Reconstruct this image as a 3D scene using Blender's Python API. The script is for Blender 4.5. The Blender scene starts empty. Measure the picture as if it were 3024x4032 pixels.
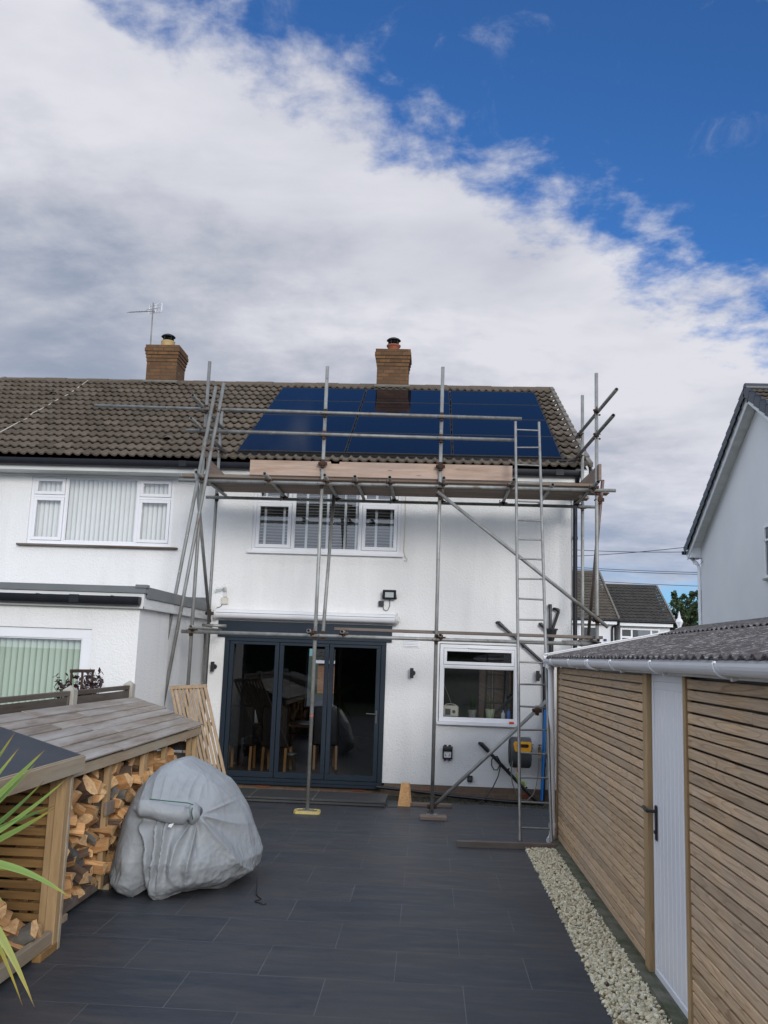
import bpy, math, random
from mathutils import Vector, Matrix, noise
C = bpy.context; D = bpy.data; S = C.scene; COL = S.collection
random.seed(7)
V = Vector
# ------------------------------------------------------------------ camera
cam = D.objects.new("camera", D.cameras.new("camera")); COL.objects.link(cam)
cam.data.sensor_fit = 'VERTICAL'; cam.data.sensor_height = 36.0; cam.data.sensor_width = 27.0
cam.data.lens = 36.0 * 3549 / 4032; cam.data.clip_start = 0.05; cam.data.clip_end = 2000
RT = (0.99828228, 0.04766361, 0.03406875); UP = (-0.02611937, -0.15844576, 0.98702215); FW = (-0.05244309, 0.98621657, 0.15692865)
cam.matrix_world = Matrix(((RT[0], UP[0], -FW[0], 0), (RT[1], UP[1], -FW[1], 0), (RT[2], UP[2], -FW[2], 2.05), (0, 0, 0, 1)))
S.camera = cam
# ------------------------------------------------------------------ light
SUN_EL, SUN_AZ = math.radians(17), math.radians(160)      # azimuth measured from +Y towards +X: behind the viewer, slightly right
sund = V((math.sin(SUN_AZ) * math.cos(SUN_EL), math.cos(SUN_AZ) * math.cos(SUN_EL), math.sin(SUN_EL)))
sl = D.lights.new("sun", 'SUN'); sl.energy = 1.45; sl.angle = math.radians(18); sl.color = (1.0, 0.965, 0.92)
sun = D.objects.new("sun", sl); COL.objects.link(sun); sun.rotation_euler = (-sund).to_track_quat('-Z', 'Y').to_euler()
S.view_settings.view_transform = 'Standard'; S.view_settings.look = 'None'; S.view_settings.exposure = 0.30; S.view_settings.gamma = 1.0
S.view_settings.use_curve_mapping = False
S.cycles.max_bounces = 8; S.cycles.transparent_max_bounces = 16


class NT:
    """tiny node helper"""
    def __init__(s, tree): s.t = tree; s.n = tree.nodes; s.l = tree.links
    def new(s, typ, **kw):
        n = s.n.new(typ)
        for k, v in kw.items():
            if k.startswith('i_'): n.inputs[k[2:]].default_value = v
            else: setattr(n, k, v)
        return n
    def put(s, sock, v):
        if isinstance(v, bpy.types.NodeSocket): s.l.new(v, sock)
        elif isinstance(v, bpy.types.Node): s.l.new(v.outputs[0], sock)
        else:
            if sock.type == 'RGBA' and isinstance(v, (tuple, list)) and len(v) == 3: v = (*v, 1)
            elif sock.type == 'RGBA' and isinstance(v, (int, float)): v = (v, v, v, 1)
            sock.default_value = v
    def math(s, op, a, b=0.0, c=0.0, clamp=False):
        n = s.n.new('ShaderNodeMath'); n.operation = op; n.use_clamp = clamp
        for i, v in enumerate((a, b, c)): s.put(n.inputs[i], v)
        return n.outputs[0]
    def vm(s, op, a, b=(0, 0, 0)):
        n = s.n.new('ShaderNodeVectorMath'); n.operation = op
        s.put(n.inputs[0], a)
        if op == 'SCALE': s.put(n.inputs['Scale'], b)
        else: s.put(n.inputs[1], b)
        return n.outputs['Value'] if op == 'DOT_PRODUCT' else n.outputs[0]
    def mix(s, f, a, b, mode='MIX'):
        n = s.n.new('ShaderNodeMix'); n.data_type = 'RGBA'; n.blend_type = mode
        s.put(n.inputs[0], f); s.put(n.inputs[6], a); s.put(n.inputs[7], b); return n.outputs[2]
    def ramp(s, f, *stops):
        n = s.n.new('ShaderNodeValToRGB'); e = n.color_ramp.elements
        while len(e) < len(stops): e.new(0.5)
        for el, (p, c) in zip(e, stops):
            el.position = p; el.color = (c, c, c, 1) if isinstance(c, (int, float)) else (*c, 1)
        s.put(n.inputs[0], f); return n.outputs[0]
    def noise(s, vec, scale, detail=4, rough=0.5, dist=0.0, w=None):
        n = s.n.new('ShaderNodeTexNoise')
        if w is not None: n.noise_dimensions = '4D'; s.put(n.inputs['W'], w)
        if vec is not None: s.put(n.inputs['Vector'], vec)
        s.put(n.inputs['Scale'], scale); n.inputs['Detail'].default_value = detail
        n.inputs['Roughness'].default_value = rough; n.inputs['Distortion'].default_value = dist
        return n.outputs[0]


# ------------------------------------------------------------------ sky: clear blue upper right, a bank of cloud sweeping up to the left
world = D.worlds.new("World"); S.world = world; world.use_nodes = True
w = NT(world.node_tree); w.n.clear()
tc = w.new('ShaderNodeTexCoord'); dv = tc.outputs['Generated']
sky = w.new('ShaderNodeTexSky', sky_type='NISHITA', sun_disc=False, sun_elevation=SUN_EL, sun_rotation=SUN_AZ, air_density=1.0, dust_density=0.4, ozone_density=3.0)
sep = w.new('ShaderNodeSeparateXYZ'); w.l.new(dv, sep.inputs[0])
zz = w.math('MAXIMUM', sep.outputs[2], 0.0)
den = w.math('ADD', zz, 0.16)
cx = w.math('DIVIDE', sep.outputs[0], den); cy = w.math('DIVIDE', sep.outputs[1], den)
cp = w.new('ShaderNodeCombineXYZ'); w.l.new(cx, cp.inputs[0]); w.l.new(cy, cp.inputs[1])
P = cp.outputs[0]
bank = w.vm('DOT_PRODUCT', dv, (-0.427, 0.494, -0.758))
n1 = w.noise(P, 3.4, 3, 0.5, 0.0); n2 = w.noise(P, 9.0, 10, 0.60, 0.12); n3 = w.noise(P, 3.2, 10, 0.66, 0.5)
e = w.math('ADD', w.math('ADD', bank, -0.028), w.math('MULTIPLY', w.math('SUBTRACT', n1, 0.5), 0.10))
e = w.math('ADD', e, w.math('MULTIPLY', w.math('SUBTRACT', n2, 0.5), 0.24))
mr = w.new('ShaderNodeMapRange', interpolation_type='SMOOTHSTEP'); w.l.new(e, mr.inputs[0]); mr.inputs[1].default_value = -0.04; mr.inputs[2].default_value = 0.055
m_bank = mr.outputs[0]
# unseen broken cloud added behind the viewer and overhead, as fill light for the scene
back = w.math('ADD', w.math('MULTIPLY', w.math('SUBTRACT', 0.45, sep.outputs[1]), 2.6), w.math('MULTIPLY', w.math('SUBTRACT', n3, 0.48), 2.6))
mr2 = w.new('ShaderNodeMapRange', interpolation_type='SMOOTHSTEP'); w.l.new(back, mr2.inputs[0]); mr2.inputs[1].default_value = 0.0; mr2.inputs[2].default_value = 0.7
m_fill = mr2.outputs[0]
# wisps in the blue
n4 = w.noise(P, 4.0, 12, 0.68, 1.2)
mr3 = w.new('ShaderNodeMapRange', interpolation_type='SMOOTHSTEP'); w.l.new(n4, mr3.inputs[0]); mr3.inputs[1].default_value = 0.56; mr3.inputs[2].default_value = 0.82
wisp = w.math('MULTIPLY', mr3.outputs[0], 0.35)
# a gap of pale blue low down to the right
low = w.new('ShaderNodeMapRange', interpolation_type='SMOOTHSTEP'); w.l.new(sep.outputs[2], low.inputs[0]); low.inputs[1].default_value = 0.055; low.inputs[2].default_value = 0.115
gap = w.math('MULTIPLY', w.math('SUBTRACT', 1.0, low.outputs[0]), w.ramp(w.noise(P, 1.6, 5, 0.5), (0.33, 0.0), (0.48, 1.0)))
m_bank = w.math('MULTIPLY', m_bank, w.math('SUBTRACT', 1.0, gap))
mask = w.math('MAXIMUM', w.math('MAXIMUM', m_bank, m_fill), wisp, clamp=True)
# cloud shading: bright rim by the blue, greyer further into the bank, streaky
inn = w.new('ShaderNodeMapRange', interpolation_type='SMOOTHSTEP'); w.l.new(e, inn.inputs[0]); inn.inputs[1].default_value = 0.10; inn.inputs[2].default_value = 0.36
st = w.new('ShaderNodeMapping'); w.l.new(P, st.inputs[0]); st.inputs['Rotation'].default_value = (0, 0, math.radians(-35)); st.inputs['Scale'].default_value = (0.9, 1.5, 1)
n5 = w.noise(st.outputs[0], 1.5, 7, 0.55, 0.4); n6 = w.noise(P, 0.9, 4, 0.5)
shade = w.math('ADD', w.math('MULTIPLY', inn.outputs[0], 0.55), w.math('MULTIPLY', w.math('SUBTRACT', n5, 0.5), 1.35))
shade = w.math('ADD', shade, w.math('MULTIPLY', w.math('SUBTRACT', n6, 0.5), 0.9), clamp=False)
ccol = w.ramp(w.math('ADD', shade, 0.10), (0.0, (0.60, 0.605, 0.655)), (0.35, (0.44, 0.455, 0.52)), (0.7, (0.26, 0.30, 0.385)), (1.0, (0.17, 0.225, 0.325)))
horiz = w.new('ShaderNodeMapRange'); w.l.new(sep.outputs[2], horiz.inputs[0]); horiz.inputs[1].default_value = 0.0; horiz.inputs[2].default_value = 0.24
ccol = w.mix(w.math('MULTIPLY', w.math('SUBTRACT', 1.0, horiz.outputs[0]), 0.6), ccol, (0.36, 0.44, 0.60))
bk_fill = w.new('ShaderNodeMapRange', interpolation_type='SMOOTHSTEP'); w.l.new(sep.outputs[1], bk_fill.inputs[0]); bk_fill.inputs[1].default_value = 0.60; bk_fill.inputs[2].default_value = 0.10
ccol = w.mix(w.math('MULTIPLY', bk_fill.outputs[0], 0.8), ccol, (0.86, 0.96, 1.14))  # added out-of-view cloud made brighter and bluer than the bank, for fill light
skyc = w.mix(1.0, sky.outputs[0], (0.40, 0.74, 1.16), 'MULTIPLY')
bg1 = w.new('ShaderNodeBackground'); w.l.new(skyc, bg1.inputs[0]); bg1.inputs[1].default_value = 0.10
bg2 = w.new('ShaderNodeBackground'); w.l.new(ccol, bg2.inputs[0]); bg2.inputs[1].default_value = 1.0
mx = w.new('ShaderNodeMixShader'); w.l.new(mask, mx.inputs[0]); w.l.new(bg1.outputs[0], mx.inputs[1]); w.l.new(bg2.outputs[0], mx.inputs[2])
wo = w.new('ShaderNodeOutputWorld'); w.l.new(mx.outputs[0], wo.inputs[0])


# ------------------------------------------------------------------ materials
def base(name):
    m = D.materials.new(name); m.use_nodes = True; t = NT(m.node_tree)
    b = t.n['Principled BSDF']; tcn = t.new('ShaderNodeTexCoord')
    return m, t, b, tcn.outputs['Object']
def setb(t, b, col=None, rough=None, metal=None, bump=None, bstr=0.4, bdist=0.01, spec=None):
    if col is not None: t.put(b.inputs['Base Color'], col)
    if rough is not None: t.put(b.inputs['Roughness'], rough)
    if metal is not None: t.put(b.inputs['Metallic'], metal)
    if spec is not None: t.put(b.inputs['Specular IOR Level'], spec)
    if bump is not None:
        bn = t.new('ShaderNodeBump'); bn.inputs['Strength'].default_value = bstr; bn.inputs['Distance'].default_value = bdist
        t.put(bn.inputs['Height'], bump); t.l.new(bn.outputs[0], b.inputs['Normal'])
def mapv(t, vec, scale=(1, 1, 1), rot=(0, 0, 0), loc=(0, 0, 0)):
    m = t.new('ShaderNodeMapping'); t.l.new(vec, m.inputs[0]); m.inputs['Scale'].default_value = scale
    m.inputs['Rotation'].default_value = rot; m.inputs['Location'].default_value = loc; return m.outputs[0]
def simple(name, c1, c2=None, rough=0.6, metal=0.0, scale=6, stretch=(1, 1, 1), bscale=0, bstr=0.3, bdist=0.005, spec=0.5, rnd=0.0, detail=5):
    m, t, b, o = base(name)
    if c2 is None: c2 = tuple(x * 0.85 for x in c1)
    v = mapv(t, o, stretch)
    info = t.new('ShaderNodeObjectInfo')
    f = t.noise(v, scale, detail, 0.6, 0.0, w=t.math('MULTIPLY', info.outputs['Random'], 20.0) if rnd else None)
    col = t.mix(t.ramp(f, (0.3, 0.0), (0.7, 1.0)), c1, c2)
    if rnd:
        k = t.math('ADD', 1.0 - rnd, t.math('MULTIPLY', info.outputs['Random'], 2 * rnd))
        col = t.vm('SCALE', col, k)
    setb(t, b, col, rough, metal, t.noise(v, bscale, 4, 0.6) if bscale else None, bstr, bdist, spec)
    return m
def wood(name, c1, c2, axis='X', grain=14, rough=0.75, rnd=0.12, knots=0.0, weather=None):
    m, t, b, o = base(name)
    k = {'X': (0.09, 1, 1), 'Y': (1, 0.09, 1), 'Z': (1, 1, 0.09)}[axis]
    info = t.new('ShaderNodeObjectInfo'); rn = t.math('MULTIPLY', info.outputs['Random'], 30.0)
    v = mapv(t, o, k)
    f1 = t.noise(v, grain, 6, 0.6, 1.2, w=rn); f2 = t.noise(v, grain * 6, 4, 0.6, 0.3, w=rn)
    f = t.math('ADD', t.math('MULTIPLY', f1, 0.65), t.math('MULTIPLY', f2, 0.35))
    col = t.mix(t.ramp(f, (0.36, 0.0), (0.62, 1.0)), c1, c2)
    if weather:
        wf = t.noise(mapv(t, o, tuple(0.35 if q < 1 else 1.6 for q in k)), 2.6, 7, 0.65, 0.4, w=rn)
        col = t.mix(t.ramp(wf, (0.42, 0.0), (0.66, 0.85)), col, weather)
    if knots:
        vr = t.new('ShaderNodeTexVoronoi'); t.put(vr.inputs['Vector'], mapv(t, o, tuple(x * 3 + 0.35 for x in k))); vr.inputs['Scale'].default_value = 3.2
        col = t.mix(t.math('MULTIPLY', t.ramp(vr.outputs['Distance'], (0.03, 1.0), (0.10, 0.0)), knots), col, tuple(x * 0.35 for x in c2))
    col = t.vm('SCALE', col, t.math('ADD', 1.0 - rnd, t.math('MULTIPLY', info.outputs['Random'], 2 * rnd)))
    setb(t, b, col, rough, 0.0, f, 0.35, 0.004, 0.3)
    return m

M = {}
def roughcast(name, col, warm):
    m, t, b, o = base(name)
    big = t.noise(o, 0.9, 5, 0.6); st = t.noise(mapv(t, o, (1.4, 1.4, 0.16)), 2.2, 5, 0.62)
    c = t.mix(t.ramp(big, (0.35, 0.0), (0.75, 0.6)), col, warm)
    c = t.mix(t.ramp(st, (0.50, 0.0), (0.82, 0.35)), c, tuple(x * 0.78 for x in warm))
    sp = t.noise(o, 3.1, 2, 0.5); spk = t.noise(o, 46.0, 2, 0.5)
    c = t.mix(t.math('MULTIPLY', t.ramp(spk, (0.70, 0.0), (0.76, 1.0)), 0.22), c, (0.42, 0.40, 0.36))
    h = t.math('ADD', t.math('MULTIPLY', t.noise(o, 42, 3, 0.55, 0.6), 1.0), t.math('MULTIPLY', t.noise(o, 95, 3, 0.6), 0.35))
    setb(t, b, c, 0.85, 0.0, h, 0.5, 0.02, 0.25); return m
M['render'] = roughcast('white_roughcast', (0.80, 0.795, 0.785), (0.74, 0.735, 0.72))
M['render_smooth'] = simple('smooth_white_render', (0.74, 0.74, 0.75), (0.68, 0.68, 0.70), 0.85, scale=0.8, bscale=60, bstr=0.15)
M['upvc'] = simple('white_upvc', (0.80, 0.80, 0.82), (0.76, 0.76, 0.785), 0.35, scale=3)
M['upvc_dirty'] = simple('weathered_white_board', (0.74, 0.74, 0.73), (0.56, 0.56, 0.54), 0.5, scale=2.5, stretch=(0.5, 1, 3), detail=7)
M['cream'] = simple('cream_plastic', (0.62, 0.58, 0.50), (0.55, 0.50, 0.42), 0.5)
M['black'] = simple('black_plastic', (0.012, 0.012, 0.014), (0.02, 0.02, 0.022), 0.35, scale=9)
M['gutter'] = simple('black_gutter_plastic', (0.008, 0.009, 0.014), (0.014, 0.015, 0.020), 0.45, scale=5, spec=0.3)
M['navy'] = simple('anthracite_aluminium', (0.009, 0.018, 0.030), (0.012, 0.022, 0.035), 0.42, scale=2, bscale=200, bstr=0.05, spec=0.35)
M['galv'] = simple('galvanised_steel', (0.31, 0.315, 0.305), (0.17, 0.165, 0.15), 0.5, 0.35, scale=9, stretch=(1, 1, 0.5), bscale=80, bstr=0.1, rnd=0.22, detail=8)
_m = M['galv']; _t = NT(_m.node_tree); _b = _t.n['Principled BSDF']; _old = _b.inputs['Base Color'].links[0].from_socket
_f = _t.noise(_t.new('ShaderNodeTexCoord').outputs['Object'], 3.3, 7, 0.7)
_c = _t.mix(_t.ramp(_f, (0.60, 0.0), (0.68, 0.75)), _old, (0.13, 0.075, 0.045)); _f2 = _t.noise(_t.new('ShaderNodeTexCoord').outputs['Object'], 21, 3, 0.6)
_c = _t.mix(_t.ramp(_f2, (0.66, 0.0), (0.70, 0.6)), _c, (0.50, 0.49, 0.46)); _t.l.new(_c, _b.inputs['Base Color'])
M['galv_red'] = simple('red_primed_steel', (0.22, 0.22, 0.205), (0.15, 0.075, 0.055), 0.55, 0.4, scale=2.2, stretch=(1, 1, 1), rnd=0.1)
M['alu'] = simple('ladder_steel', (0.27, 0.27, 0.265), (0.17, 0.165, 0.15), 0.42, 0.6, scale=12, rnd=0.1)
M['rust'] = simple('rusty_steel', (0.085, 0.038, 0.020), (0.045, 0.028, 0.020), 0.85, 0.2, scale=30, rnd=0.3)
M['white_cable'] = simple('white_cable', (0.65, 0.65, 0.63), rough=0.5)
M['cord_green'] = simple('green_cord', (0.008, 0.13, 0.055), (0.01, 0.08, 0.04), 0.7, scale=60)
M['yellow'] = simple('yellow_plastic', (0.62, 0.50, 0.16), (0.50, 0.40, 0.16), 0.6, scale=14)
M['orange'] = simple('orange_plastic', (0.75, 0.10, 0.02), rough=0.4)
M['amber'] = simple('amber_plastic', (0.78, 0.36, 0.015), (0.70, 0.31, 0.015), 0.4)
M['greyplastic'] = simple('grey_plastic', (0.075, 0.08, 0.085), (0.06, 0.063, 0.068), 0.5, scale=8, bscale=160, bstr=0.08)
M['blue'] = simple('blue_pipe', (0.01, 0.19, 0.60), (0.01, 0.16, 0.50), 0.35)
M['hose'] = simple('garden_hose', (0.16, 0.15, 0.13), rough=0.5)
M['brass'] = simple('brass_tap', (0.16, 0.11, 0.06), (0.09, 0.07, 0.05), 0.5, 0.6, scale=30)
M['lens'] = simple('frosted_lens', (0.55, 0.58, 0.58), (0.48, 0.52, 0.52), 0.25)
M['board'] = wood('scaffold_board_wood', (0.27, 0.195, 0.15), (0.17, 0.12, 0.09), 'X', 10, weather=(0.20, 0.17, 0.14))
M['board_new'] = wood('pale_board_wood', (0.46, 0.335, 0.265), (0.30, 0.205, 0.155), 'X', 9, knots=0.8, weather=(0.33, 0.27, 0.23))
M['board_y'] = wood('end_board_wood', (0.27, 0.20, 0.16), (0.18, 0.135, 0.105), 'Y', 11)
M['dirtyboard'] = wood('muddy_board_wood', (0.16, 0.115, 0.09), (0.085, 0.06, 0.05), 'X', 9, weather=(0.19, 0.17, 0.15))
M['treated'] = wood('treated_softwood_z', (0.45, 0.31, 0.165), (0.31, 0.20, 0.10), 'Z', 9, knots=0.5)
M['treated_y'] = wood('treated_softwood_y', (0.40, 0.31, 0.21), (0.28, 0.21, 0.14), 'Y', 10, weather=(0.36, 0.33, 0.26))
M['treated_x'] = wood('treated_softwood_x', (0.34, 0.20, 0.075), (0.21, 0.12, 0.045), 'X', 10, knots=0.6)
M['greyroof'] = wood('weathered_roof_board', (0.33, 0.28, 0.235), (0.17, 0.135, 0.105), 'Y', 8, rough=0.62, rnd=0.07, weather=(0.40, 0.38, 0.36))
M['fence'] = wood('weathered_fence_board', (0.125, 0.10, 0.08), (0.07, 0.052, 0.04), 'Y', 9, weather=(0.13, 0.115, 0.10))
M['teak'] = wood('pale_slat_wood', (0.42, 0.31, 0.20), (0.30, 0.21, 0.13), 'Z', 9)
M['legwood'] = simple('chair_leg_wood', (0.42, 0.20, 0.06), rough=0.4)
M['leather'] = simple('black_leather', (0.012, 0.010, 0.010), rough=0.45)
M['darkwood'] = simple('dark_table_wood', (0.06, 0.025, 0.015), rough=0.35)
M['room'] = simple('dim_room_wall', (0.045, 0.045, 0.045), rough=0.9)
M['roomfloor'] = simple('wood_floor', (0.22, 0.17, 0.14), rough=0.5, stretch=(0.2, 2, 1))
M['candle'] = simple('lime_candle', (0.35, 0.55, 0.02), rough=0.5)
M['paper'] = simple('white_paper', (0.75, 0.76, 0.76), rough=0.8)
M['concrete'] = simple('concrete', (0.40, 0.38, 0.33), (0.28, 0.265, 0.225), 0.9, scale=7, bscale=60, bstr=0.3, rnd=0.08, detail=8)
M['moss'] = simple('mossy_concrete', (0.17, 0.16, 0.13), (0.045, 0.06, 0.022), 0.95, scale=6, bscale=50, bstr=0.5, detail=8)
M['soil'] = simple('damp_soil', (0.055, 0.05, 0.035), (0.03, 0.035, 0.018), 0.95, scale=9, bscale=40, bstr=0.8, detail=8)
M['felt'] = simple('grey_roof_felt', (0.030, 0.035, 0.043), (0.042, 0.047, 0.056), 0.62, scale=2.5, bscale=220, bstr=0.3)
M['trim'] = simple('grey_roof_trim', (0.115, 0.125, 0.13), (0.15, 0.16, 0.165), 0.45, scale=3)
M['verge'] = simple('dark_verge_plastic', (0.03, 0.035, 0.045), rough=0.4, bscale=20)
M['slate'] = simple('dark_step_slab', (0.045, 0.047, 0.047), (0.065, 0.066, 0.065), 0.55, scale=5, stretch=(0.4, 2, 1), bscale=60, bstr=0.2)
M['leaf_dark'] = simple('dark_leaf', (0.035, 0.065, 0.018), (0.02, 0.04, 0.012), 0.6, scale=1.5, rnd=0.2)
M['leaf_purple'] = simple('purple_leaf', (0.035, 0.012, 0.018), (0.05, 0.02, 0.022), 0.5, scale=20)
M['twig'] = simple('twig', (0.06, 0.035, 0.02), rough=0.8)
M['grassy'] = simple('rough_grass', (0.035, 0.055, 0.018), (0.06, 0.07, 0.03), 0.95, scale=3, bscale=30, bstr=0.6)
M['road'] = simple('asphalt', (0.05, 0.05, 0.05), (0.065, 0.065, 0.065), 0.9, scale=8)
M['terracotta'] = simple('terracotta', (0.32, 0.10, 0.05), (0.22, 0.07, 0.04), 0.7, scale=8)
M['buff'] = simple('buff_clay_pot', (0.48, 0.34, 0.15), (0.34, 0.24, 0.11), 0.6, scale=8)
M['cowl'] = simple('black_cowl', (0.015, 0.014, 0.015), rough=0.5)
M['blind_white'] = simple('white_blind', (0.62, 0.62, 0.62), rough=0.8)
M['blind_green'] = simple('green_blind', (0.60, 0.70, 0.59), (0.56, 0.66, 0.55), rough=0.85, scale=2)
M['blind_grey'] = simple('pale_grey_blind', (0.86, 0.86, 0.84), (0.78, 0.78, 0.76), rough=0.85, scale=2)
M['venetian'] = simple('white_wood_slat', (0.66, 0.68, 0.70), rough=0.5)
M['bark'] = simple('log_bark', (0.15, 0.095, 0.062), (0.05, 0.033, 0.024), 0.95, scale=14, stretch=(1, 0.35, 1), bscale=26, bstr=1.0, bdist=0.012, rnd=0.3, detail=8)
M['lichen'] = simple('grey_lichen_bark', (0.19, 0.185, 0.165), (0.08, 0.07, 0.06), 0.95, scale=12, bscale=26, bstr=1.0, bdist=0.012)


def logmat():
    m, t, b, o = base('split_log_face')
    info = t.new('ShaderNodeObjectInfo'); rn = t.math('MULTIPLY', info.outputs['Random'], 40.0)
    v = mapv(t, o, (1, 0.10, 1))
    f = t.noise(v, 42, 6, 0.65, 0.8, w=rn); g = t.noise(o, 9, 4, 0.6, 0.3, w=rn)
    c = t.mix(t.ramp(f, (0.32, 0.0), (0.68, 1.0)), (0.72, 0.44, 0.21), (0.46, 0.22, 0.085))
    c = t.mix(t.ramp(g, (0.55, 0.0), (0.78, 0.6)), c, (0.24, 0.12, 0.055))
    c = t.vm('SCALE', c, t.math('ADD', 0.60, t.math('MULTIPLY', info.outputs['Random'], 0.65)))
    setb(t, b, c, 0.8, 0.0, f, 0.7, 0.006, 0.25); return m
M['log'] = logmat()
def logend():
    m, t, b, o = base('sawn_log_end')
    info = t.new('ShaderNodeObjectInfo')
    f = t.noise(o, 38, 5, 0.7, 0.5)
    c = t.mix(t.ramp(f, (0.35, 0.0), (0.7, 1.0)), (0.62, 0.42, 0.22), (0.38, 0.21, 0.10))
    c = t.vm('SCALE', c, t.math('ADD', 0.7, t.math('MULTIPLY', info.outputs['Random'], 0.6)))
    setb(t, b, c, 0.85, 0.0, f, 0.3, 0.003, 0.2); return m
M['logend'] = logend()


def tilemat(name, c1, c2, c3, gx=0.29, gy=0.34):
    m, t, b, o = base(name)
    uv = t.new('ShaderNodeTexCoord').outputs['UV']
    s = t.new('ShaderNodeSeparateXYZ'); t.l.new(uv, s.inputs[0])
    cc = t.new('ShaderNodeCombineXYZ'); t.l.new(t.math('FLOOR', t.math('DIVIDE', s.outputs[0], gx)), cc.inputs[0]); t.l.new(t.math('FLOOR', t.math('DIVIDE', s.outputs[1], gy)), cc.inputs[1])
    wn = t.new('ShaderNodeTexWhiteNoise', noise_dimensions='3D'); t.l.new(cc.outputs[0], wn.inputs[0])
    f = t.noise(o, 5, 7, 0.65); g = t.noise(o, 28, 6, 0.7)
    c = t.mix(wn.outputs[0], c1, c2)
    c = t.mix(t.ramp(f, (0.45, 0.0), (0.75, 0.6)), c, c3)
    c = t.mix(t.ramp(g, (0.60, 0.0), (0.72, 0.45)), c, tuple(x * 1.9 for x in c1))
    c = t.mix(t.ramp(g, (0.28, 0.5), (0.42, 0.0)), c, tuple(x * 0.4 for x in c2))
    setb(t, b, c, 0.88, 0.0, t.noise(o, 70, 5, 0.7), 0.5, 0.006, 0.2); return m
M['tile'] = tilemat('brown_concrete_tile', (0.150, 0.120, 0.092), (0.090, 0.070, 0.053), (0.125, 0.106, 0.076))
M['tile2'] = tilemat('grey_brown_tile', (0.105, 0.088, 0.07), (0.08, 0.066, 0.052), (0.10, 0.085, 0.06))
M['tile3'] = tilemat('dark_grey_tile', (0.060, 0.055, 0.048), (0.045, 0.042, 0.038), (0.065, 0.06, 0.05))
M['verge_tile'] = simple('pale_cement_verge', (0.20, 0.185, 0.16), (0.12, 0.105, 0.085), 0.9, scale=8, bscale=60)


def brick(name, cA, cB, mort, bw=0.225, bh=0.075, msize=0.010, dirt=(0.05, 0.045, 0.03), dirtk=0.5):
    m, t, b, o = base(name)
    s = t.new('ShaderNodeSeparateXYZ'); t.l.new(o, s.inputs[0])
    cc = t.new('ShaderNodeCombineXYZ'); t.l.new(t.math('ADD', s.outputs[0], s.outputs[1]), cc.inputs[0]); t.l.new(s.outputs[2], cc.inputs[1])
    bt = t.new('ShaderNodeTexBrick'); t.l.new(cc.outputs[0], bt.inputs['Vector']); bt.inputs['Scale'].default_value = 1.0
    bt.inputs['Brick Width'].default_value = bw; bt.inputs['Row Height'].default_value = bh; bt.inputs['Mortar Size'].default_value = msize
    bt.inputs['Mortar Smooth'].default_value = 0.2
    for k, v in (('Color1', cA), ('Color2', cB), ('Mortar', mort)): t.put(bt.inputs[k], v)
    f = t.noise(o, 11, 7, 0.65)
    c = t.mix(t.ramp(f, (0.45, 0.0), (0.72, dirtk)), bt.outputs[0], dirt)
    h = t.math('SUBTRACT', t.math('MULTIPLY', t.noise(o, 60, 4, 0.6), 0.5), bt.outputs['Fac'])
    setb(t, b, c, 0.9, 0.0, h, 0.6, 0.008, 0.2); return m
M['brick'] = brick('brown_stock_brick', (0.195, 0.098, 0.042), (0.125, 0.06, 0.03), (0.085, 0.07, 0.052))
M['brick_red'] = brick('red_brick', (0.30, 0.12, 0.06), (0.36, 0.16, 0.08), (0.30, 0.27, 0.22), dirtk=0.15)
M['plinth'] = brick('plinth_brick', (0.20, 0.135, 0.10), (0.155, 0.105, 0.08), (0.20, 0.16, 0.12), 0.235, 0.078, 0.007, (0.06, 0.06, 0.035), 0.35)


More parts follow.
